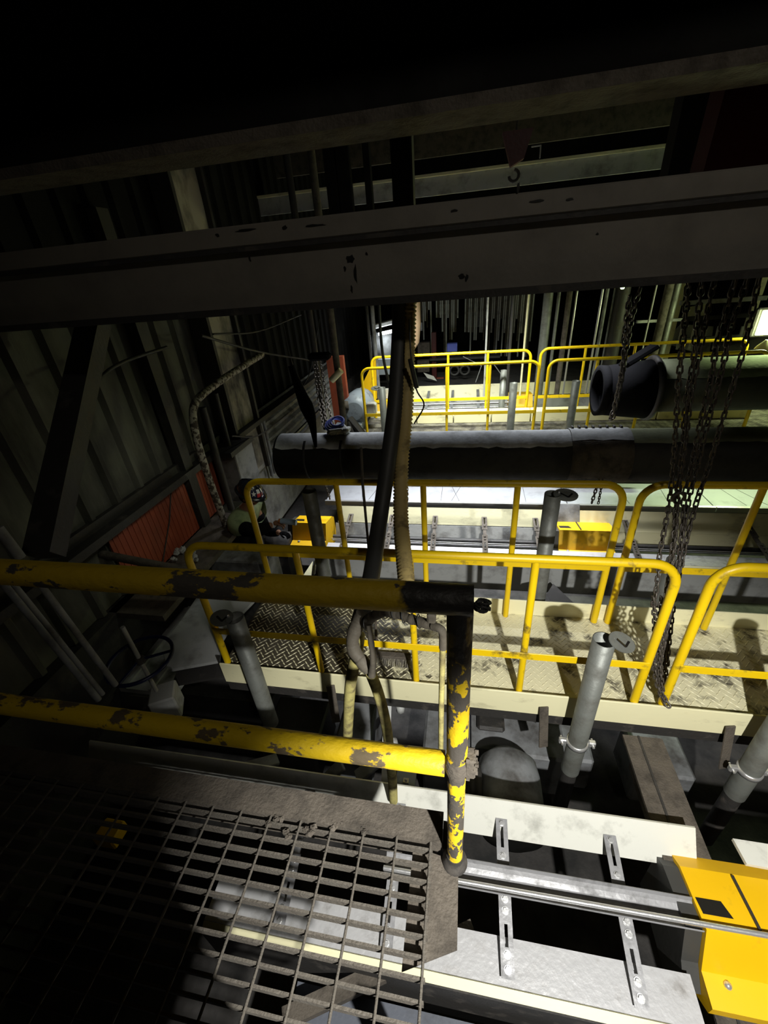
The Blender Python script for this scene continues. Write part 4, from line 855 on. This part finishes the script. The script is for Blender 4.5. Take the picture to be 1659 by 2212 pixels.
fl = thing('hand_torch', 'light blue cylindrical torch held by the hard hat worker', 'torch', torch_a)
LB = mat('light_blue_plastic', (0.40, 0.52, 0.70), 0.35)
MB().tube([torch_a+Vector((.02, 0, 0)), torch_b], .030, 14).build('barrel', LB, fl)
MB().tube([torch_a, torch_a+Vector((.03, 0, 0))], .024, 12).build('cap', mat('orange_plastic', (0.6, 0.2, 0.06), 0.5), fl)

# ------------------------------------------------------------------ far machinery beyond the second walkway
fm = thing('roller_conveyor', 'farthest roller conveyor with cream skirt behind the farther walkway', 'conveyor', (0, 9.4, -3))
MB().plate([(-1.3, 10.3, -2.50), (1.0, 10.3, -2.50), (1.0, 10.15, -2.78), (-1.3, 10.15, -2.78)], .012).build('skirt_board', CREAM, fm)
MB().plate([(-1.3, 10.15, -2.78), (4.0, 10.15, -2.78), (4.0, 9.9, -3.0), (-1.3, 9.9, -3.0)], .012).build('back_panel', GREYL, fm)
MB().tube([(-1.3, 9.5, -2.72), (1.1, 9.5, -2.72)], .03, 12).tube([(-1.3, 9.3, -2.76), (1.1, 9.3, -2.76)], .02, 12).build('roller_shaft', BOLT, fm)
MB().span((-1.3, 8.8, -3.3), (4.0, 8.82, -2.80)).span((-1.3, 8.6, -2.82), (4.0, 8.82, -2.79)).build('front_panel', SILV, fm)
for x in (-.85, -.28, .30):
    MB().plate([(x-.03, 10.2, -2.60), (x+.03, 10.2, -2.60), (x+.03, 9.2, -2.76), (x-.03, 9.2, -2.76)], .01).build('strap', GREY, fm)
MB().plate([(1.05, 10.3, -2.50), (5.0, 10.3, -2.50), (5.0, 10.15, -2.75), (1.05, 10.15, -2.75)], .012).build('skirt_board', CREAM, fm)
def far_guard(x0, x1, y, label):
    t = thing('drive_guard', label, 'machine guard', (x0, y, -3))
    MB().prism([(y+.5, -2.55), (y+.1, -2.50), (y-.05, -2.72), (y-.1, -3.0), (y+.5, -3.0)], x0, x1).build('guard_hood', YELB, t)
    MB().span((x0+.1, y-.09, -2.86), (x1-.1, y-.075, -2.80)).build('slot', DARK, t)
far_guard(-1.95, -1.30, 9.0, 'yellow drive guard at the left end of the farthest conveyor')
far_guard(.95, 1.42, 9.2, 'yellow drive guard at the right end of the farthest conveyor')
# block wall pieces under the far toe board of the far walkway
for i in range(9):
    solo(MB().span((-1.5+i*.66, 7.35, -2.46), (-.86+i*.66, 7.58, -2.27), bev=.01), 'curb_block', CREAM, 'cream curb block on the farther walkway', 'block', 'cream curb blocks')
bm_ = thing('gear_motor', 'blue grey gear motor left of the farther walkway', 'motor', at(775, 880, Y=7.2))
c = at(772, 880, Y=7.4)
MB().lathe(c+Vector((0, .1, 0)), [(.16, -.35), (.26, -.30), (.28, 0), (.26, .3), (.12, .4)], 'Y', 22).build('housing', BLUEG, bm_)
MB().box(c+Vector((-.12, -.25, -.42)), (.7, .5, .12), bev=.01).box(c+Vector((-.12, -.2, -.28)), (.5, .4, .14), bev=.01).build('base_frame', BLUEG, bm_)
MB().bar(c+Vector((-.05, -.45, -.05)), c+Vector((.22, -.5, -.40)), .16, .08, bev=.02).tube([c+Vector((-.06, -.5, -.1)), c+Vector((.05, -.55, -.5))], .05, 10).build('linkage', DARK, bm_)
MB().box(c+Vector((.32, -.25, .05)), (.18, .2, .2), bev=.03).build('terminal_box', GREYL, bm_)
c = at(748, 876, Y=7.2)
solo(MB().lathe(c, [(.06, -.06), (.09, -.05), (.09, .05), (.05, .06)], 'X', 14), 'shaft_coupling', DUST, 'brown shaft coupling left of the blue grey gear motor', 'coupling')
solo(MB().plate([at(776, 845, Y=8.6), at(812, 770, Y=8.6), at(815, 860, Y=8.6), at(790, 872, Y=8.6)], .04), 'yellow_side_plate', YELB, 'yellow slanted side plate behind the left end rail of the farther walkway', 'plate')
# fluorescent lamp
fx = thing('fluorescent_lamp', 'lit fluorescent lamp with white hood beside the thick black hose', 'lamp', at(832, 708, Y=10))
a = at(806, 706, Y=10); b = at(852, 694, Y=10)
MB().bar(a, b, .16, .10, bev=.02).build('hood', GREYL, fx)
MB().tube([at(826, 720, Y=9.95), at(850, 715, Y=9.95)], .035, 10).tube([at(818, 722, Y=9.95), at(822, 721, Y=9.95)], .03, 10).build('tube', glow('tube_glow', (.92, .98, 1.0), 14), fx)
l = lamp('fluorescent_light', 'POINT', at(836, 740, Y=9.8), 14, (.92, .98, 1.0), size=.12)
solo(MB().lathe(at(827, 745, Y=10.4), [(.16, -.30), (.28, -.22), (.30, .2), (.2, .3)], 'Z', 20), 'hanging_drum', GREY, 'round grey drum hanging just below the fluorescent lamp', 'drum')
# orange tank sliver behind hose
c = at(884, 700, Y=9.0)
solo(MB().lathe(c+Vector((.03, 0, 0)), [(.05, -.5), (.16, -.35), (.2, 0), (.2, .9)], 'Z', 20), 'hopper_cone', mat('peach_tank', (0.55, 0.38, 0.26), 0.5), 'peach coloured hopper tip just right of the ribbed hose', 'hopper')
# flood lamp at right
fx = thing('flood_lamp', 'blazing yellow green flood lamp at the right edge of the photo', 'lamp', at(1652, 697, Y=8))
c = at(1655, 697, Y=8)
MB().box(c+Vector((.03, .07, 0)), (.36, .1, .42), bev=.02).build('housing', DARK, fx)
MB().box(c+Vector((.03, 0, 0)), (.26, .03, .36), bev=.01).build('lens', glow('flood_glow', (.85, 1.0, .42), 7), fx)
lamp('flood_light', 'POINT', c+Vector((0, -.35, 0)), 95, (.86, 1.0, .50), size=.14)
solo(MB().lathe(at(1652, 748, Y=7.5), [(.12, -.04), (.10, 0), (.02, .09)], n=14), 'lamp_shade', CREAM, 'pale dish shade below the flood lamp', 'lamp shade')
c = at(1345, 620, Y=8); s_ = thing('indicator_lamp', 'tiny greenish lamp glowing just under the grey girder', 'lamp', c)
MB().lathe(c, [(.02, -.03), (.04, 0), (.02, .03)], n=10).build('bulb', glow('pilot_glow', (.7, 1, .5), 8), s_)
MB().box(c+Vector((0, .05, .04)), (.1, .05, .05)).build('base', DARK, s_)
# strip curtain
sc = thing('strip_curtain', 'pale hanging strip curtain at the far back under the girder', 'curtain', at(1000, 700, Y=12.5))
for i in range(62):
    px = 895+i*4.3; a = at(px, 600, Y=12.5); zb = a.z-random.choice((.95, 1.3, 1.5, 1.9))*(.8 if i < 8 else 1)
    if i in (9, 10, 23, 24, 25, 38): continue
    MB().span((a.x-.018, 12.5, zb), (a.x+.018, 12.52, a.z)).build('strip', GREYL if i % 3 else DUST, sc)
for i, (px, py, w, h, m) in enumerate([(886, 668, .5, .35, GREYL), (960, 668, .35, .25, GREYL), (1030, 690, .5, .4, GREY)]):
    c = at(px, py, Y=13.5); solo(MB().box(c, (w, .05, h)), 'wall_sign', m, ['pale board at the far back right of the ribbed hose', 'pale board seen through the strip curtain', 'grey board behind the strip curtain'][i], 'board')
# clutter on the back floor
def junk(px, py, d, m, name, label, cat, Y=11.6, rot=0, bev=.01):
    c = at(px, py, Y=Y); return solo(MB().box(c, d, Matrix.Rotation(rot, 3, 'Y'), bev), name, m, label, cat)
junk(938, 770, (.13, .12, 1.2), REDP, 'red_post', 'upright red post on the back floor', 'post')
junk(951, 822, (.20, .12, .16), RED, 'red_carton', 'small reddish box at the foot of the red post', 'box')
junk(977, 750, (.26, .2, .20), BLUEL, 'blue_crate', 'small blue crate on the back bench', 'crate')
junk(916, 752, (.32, .2, .3), DUST, 'cardboard_box', 'brown box on the back bench right of the hoses', 'box')
junk(915, 790, (.32, .2, .3), DUST, 'cardboard_box', 'brown box below the bench right of the hoses', 'box')
junk(1003, 772, (1.8, .3, .06), DARK, 'work_bench', 'dark work bench at the back', 'bench')
junk(905, 705, (.2, .2, .2), GREY, 'wall_box', 'grey box on the wall right of the peach hopper', 'box')
c = at(992, 800, Y=11.2); w = thing('wheel_cart', 'dark cart with round wheels on the back floor', 'cart', c)
for dx in (-.12, .14): MB().tube(arc(c+Vector((dx, 0, 0)), .11, 0, 2*PI, 18, (1, 0, 0), (0, 0, 1))[:-1], .03, 8, closed=True).build('wheel', BLKH, w)
MB().box(c+Vector((0, .1, .14)), (.5, .3, .06)).build('deck', DARK, w)
c = at(925, 815, Y=11.0); solo(MB().plate([c+Vector((-.12, 0, .12)), c+Vector((-.02, 0, -.02)), c+Vector((.22, 0, -.10)), c+Vector((.14, 0, .02))], .02), 'white_paper', WHITE, 'crumpled white sheet on the back floor', 'sheet')
for i, (a, b) in enumerate([((1040, 790), (1025, 833)), ((1040, 790), (1000, 770)), ((1062, 780), (1085, 812))]):
    solo(MB().tube([at(*a, Y=11), at(*b, Y=11)], .012, 6), 'tripod_leg', GREYL, ['left', 'upper', 'right'][i]+' thin pale leg of the stand on the back floor', 'rod')
junk(865, 830, (.28, .3, .3), DUST, 'cardboard_box', 'open brown box behind the left end of the farther walkway', 'box', Y=9.4)
junk(832, 790, (.35, .3, .35), BLUEG, 'grey_cabinet', 'grey cabinet behind the left end of the backmost rail', 'cabinet', Y=9.8)
junk(838, 850, (.12, .1, .22), WHITE, 'white_can', 'white can on the left far guard', 'can', Y=9.4)
junk(1110, 855, (.06, .04, .35), WHITE, 'white_tag', 'white tag strip by the far guard right', 'tag', Y=9.2)
# forest of vertical pipes at the back
k = 0
for px, py, r, m, nm in [(1178, 700, .085, GALV, 'grey'), (1200, 700, .03, GALV, 'thin'), (1222, 700, .05, DUST, 'brown'), (1237, 700, .018, BOLT, 'bright'), (1290, 700, .02, BOLT, 'bright'), (1300, 700, .03, GREY, 'dull'), (1315, 700, .016, GREY, 'dull'), (1325, 740, .12, DARK, 'black'), (1400, 700, .015, GREYL, 'pale'), (1427, 700, .07, DUST, 'brown'), (1444, 700, .05, GALV, 'grey'), (1140, 660, .02, CREAM, 'cream'), (1105, 700, .03, DARK, 'black'), (1052, 700, .02, GREYL, 'pale'), (795, 700, .03, DARK, 'black'), (805, 680, .04, GREY, 'dull')]:
    a = at(px, py, Y=9.0)
    b = at(px-.55*(160 if px > 1150 else 20)*(py/700)*.3, py+160, Y=9.0)
    a2 = Vector((a.x, 9.0, a.z+1.2)); b2 = Vector((a.x, 9.0, -2.45))
    solo(MB().tube([a2, b2], r, 12), 'vertical_pipe', m, '%s vertical pipe behind the farther walkway, %s' % (nm, ['first left of the railing gap', 'close beside the first grey one', 'third from the railing gap', 'narrow one over the railing gap', 'left of the paired ones', 'paired with a bright one', 'right of the paired ones', 'thickest, behind the hoist chain', 'between hoist chain and stair tower', 'left of the stair tower', 'touching the stair tower', 'at the right end of the strip curtain', 'before the strip curtain', 'middle of the strip curtain', 'left of the fluorescent lamp', 'above the fluorescent lamp'][k]), 'pipe'); k += 1
# white bollard like pipe pair right part
solo(MB().tube([at(1455, 620, Y=10), at(1430, 700, Y=10)], .05, 10).bar(at(1375, 695, Y=9.6), at(1475, 690, Y=9.6), .07, .05), 'pale_bracing', GREYL, 'pale angled brace and rail by the stair tower', 'brace')
tw = thing('stair_tower', 'pale lit stair tower structure at the right behind the chains', 'stairs', at(1540, 700, Y=10.5))
for px, w_ in [(1470, .12), (1640, .10)]:
    a = at(px, 640, Y=10.5); MB().span((a.x-w_/2, 10.5, -2.6), (a.x+w_/2, 10.6, .6)).build('upright', CREAM, tw)
for py in (655, 690, 735):
    a = at(1470, py, Y=10.45); b = at(1655, py-12, Y=10.45); MB().bar(a, b, .10, .08).build('cross_rail', GREYL if py != 690 else DARK, tw)
for i in range(7):
    a = at(1475+i*26, 705, Y=10.4); b = at(1462+i*26, 755, Y=10.4); MB().bar(a, b, .04, .04).build('baluster', WHITE, tw)
MB().plate([at(1430, 740, Y=10.8), at(1470, 700, Y=10.8), at(1540, 705, Y=10.8), at(1530, 770, Y=10.8)], .03).build('side_panel', GREYL, tw)
MB().plate([at(1480, 665, Y=10.9), at(1530, 655, Y=10.9), at(1520, 690, Y=10.9), at(1470, 692, Y=10.9)], .03).build('upper_panel', CREAM, tw)
solo(MB().bar(at(1560, 760, Y=9.4), at(1659, 735, Y=9.4), .25, .3, bev=.03), 'dark_tank', DARK, 'dark rounded tank under the flood lamp', 'tank')
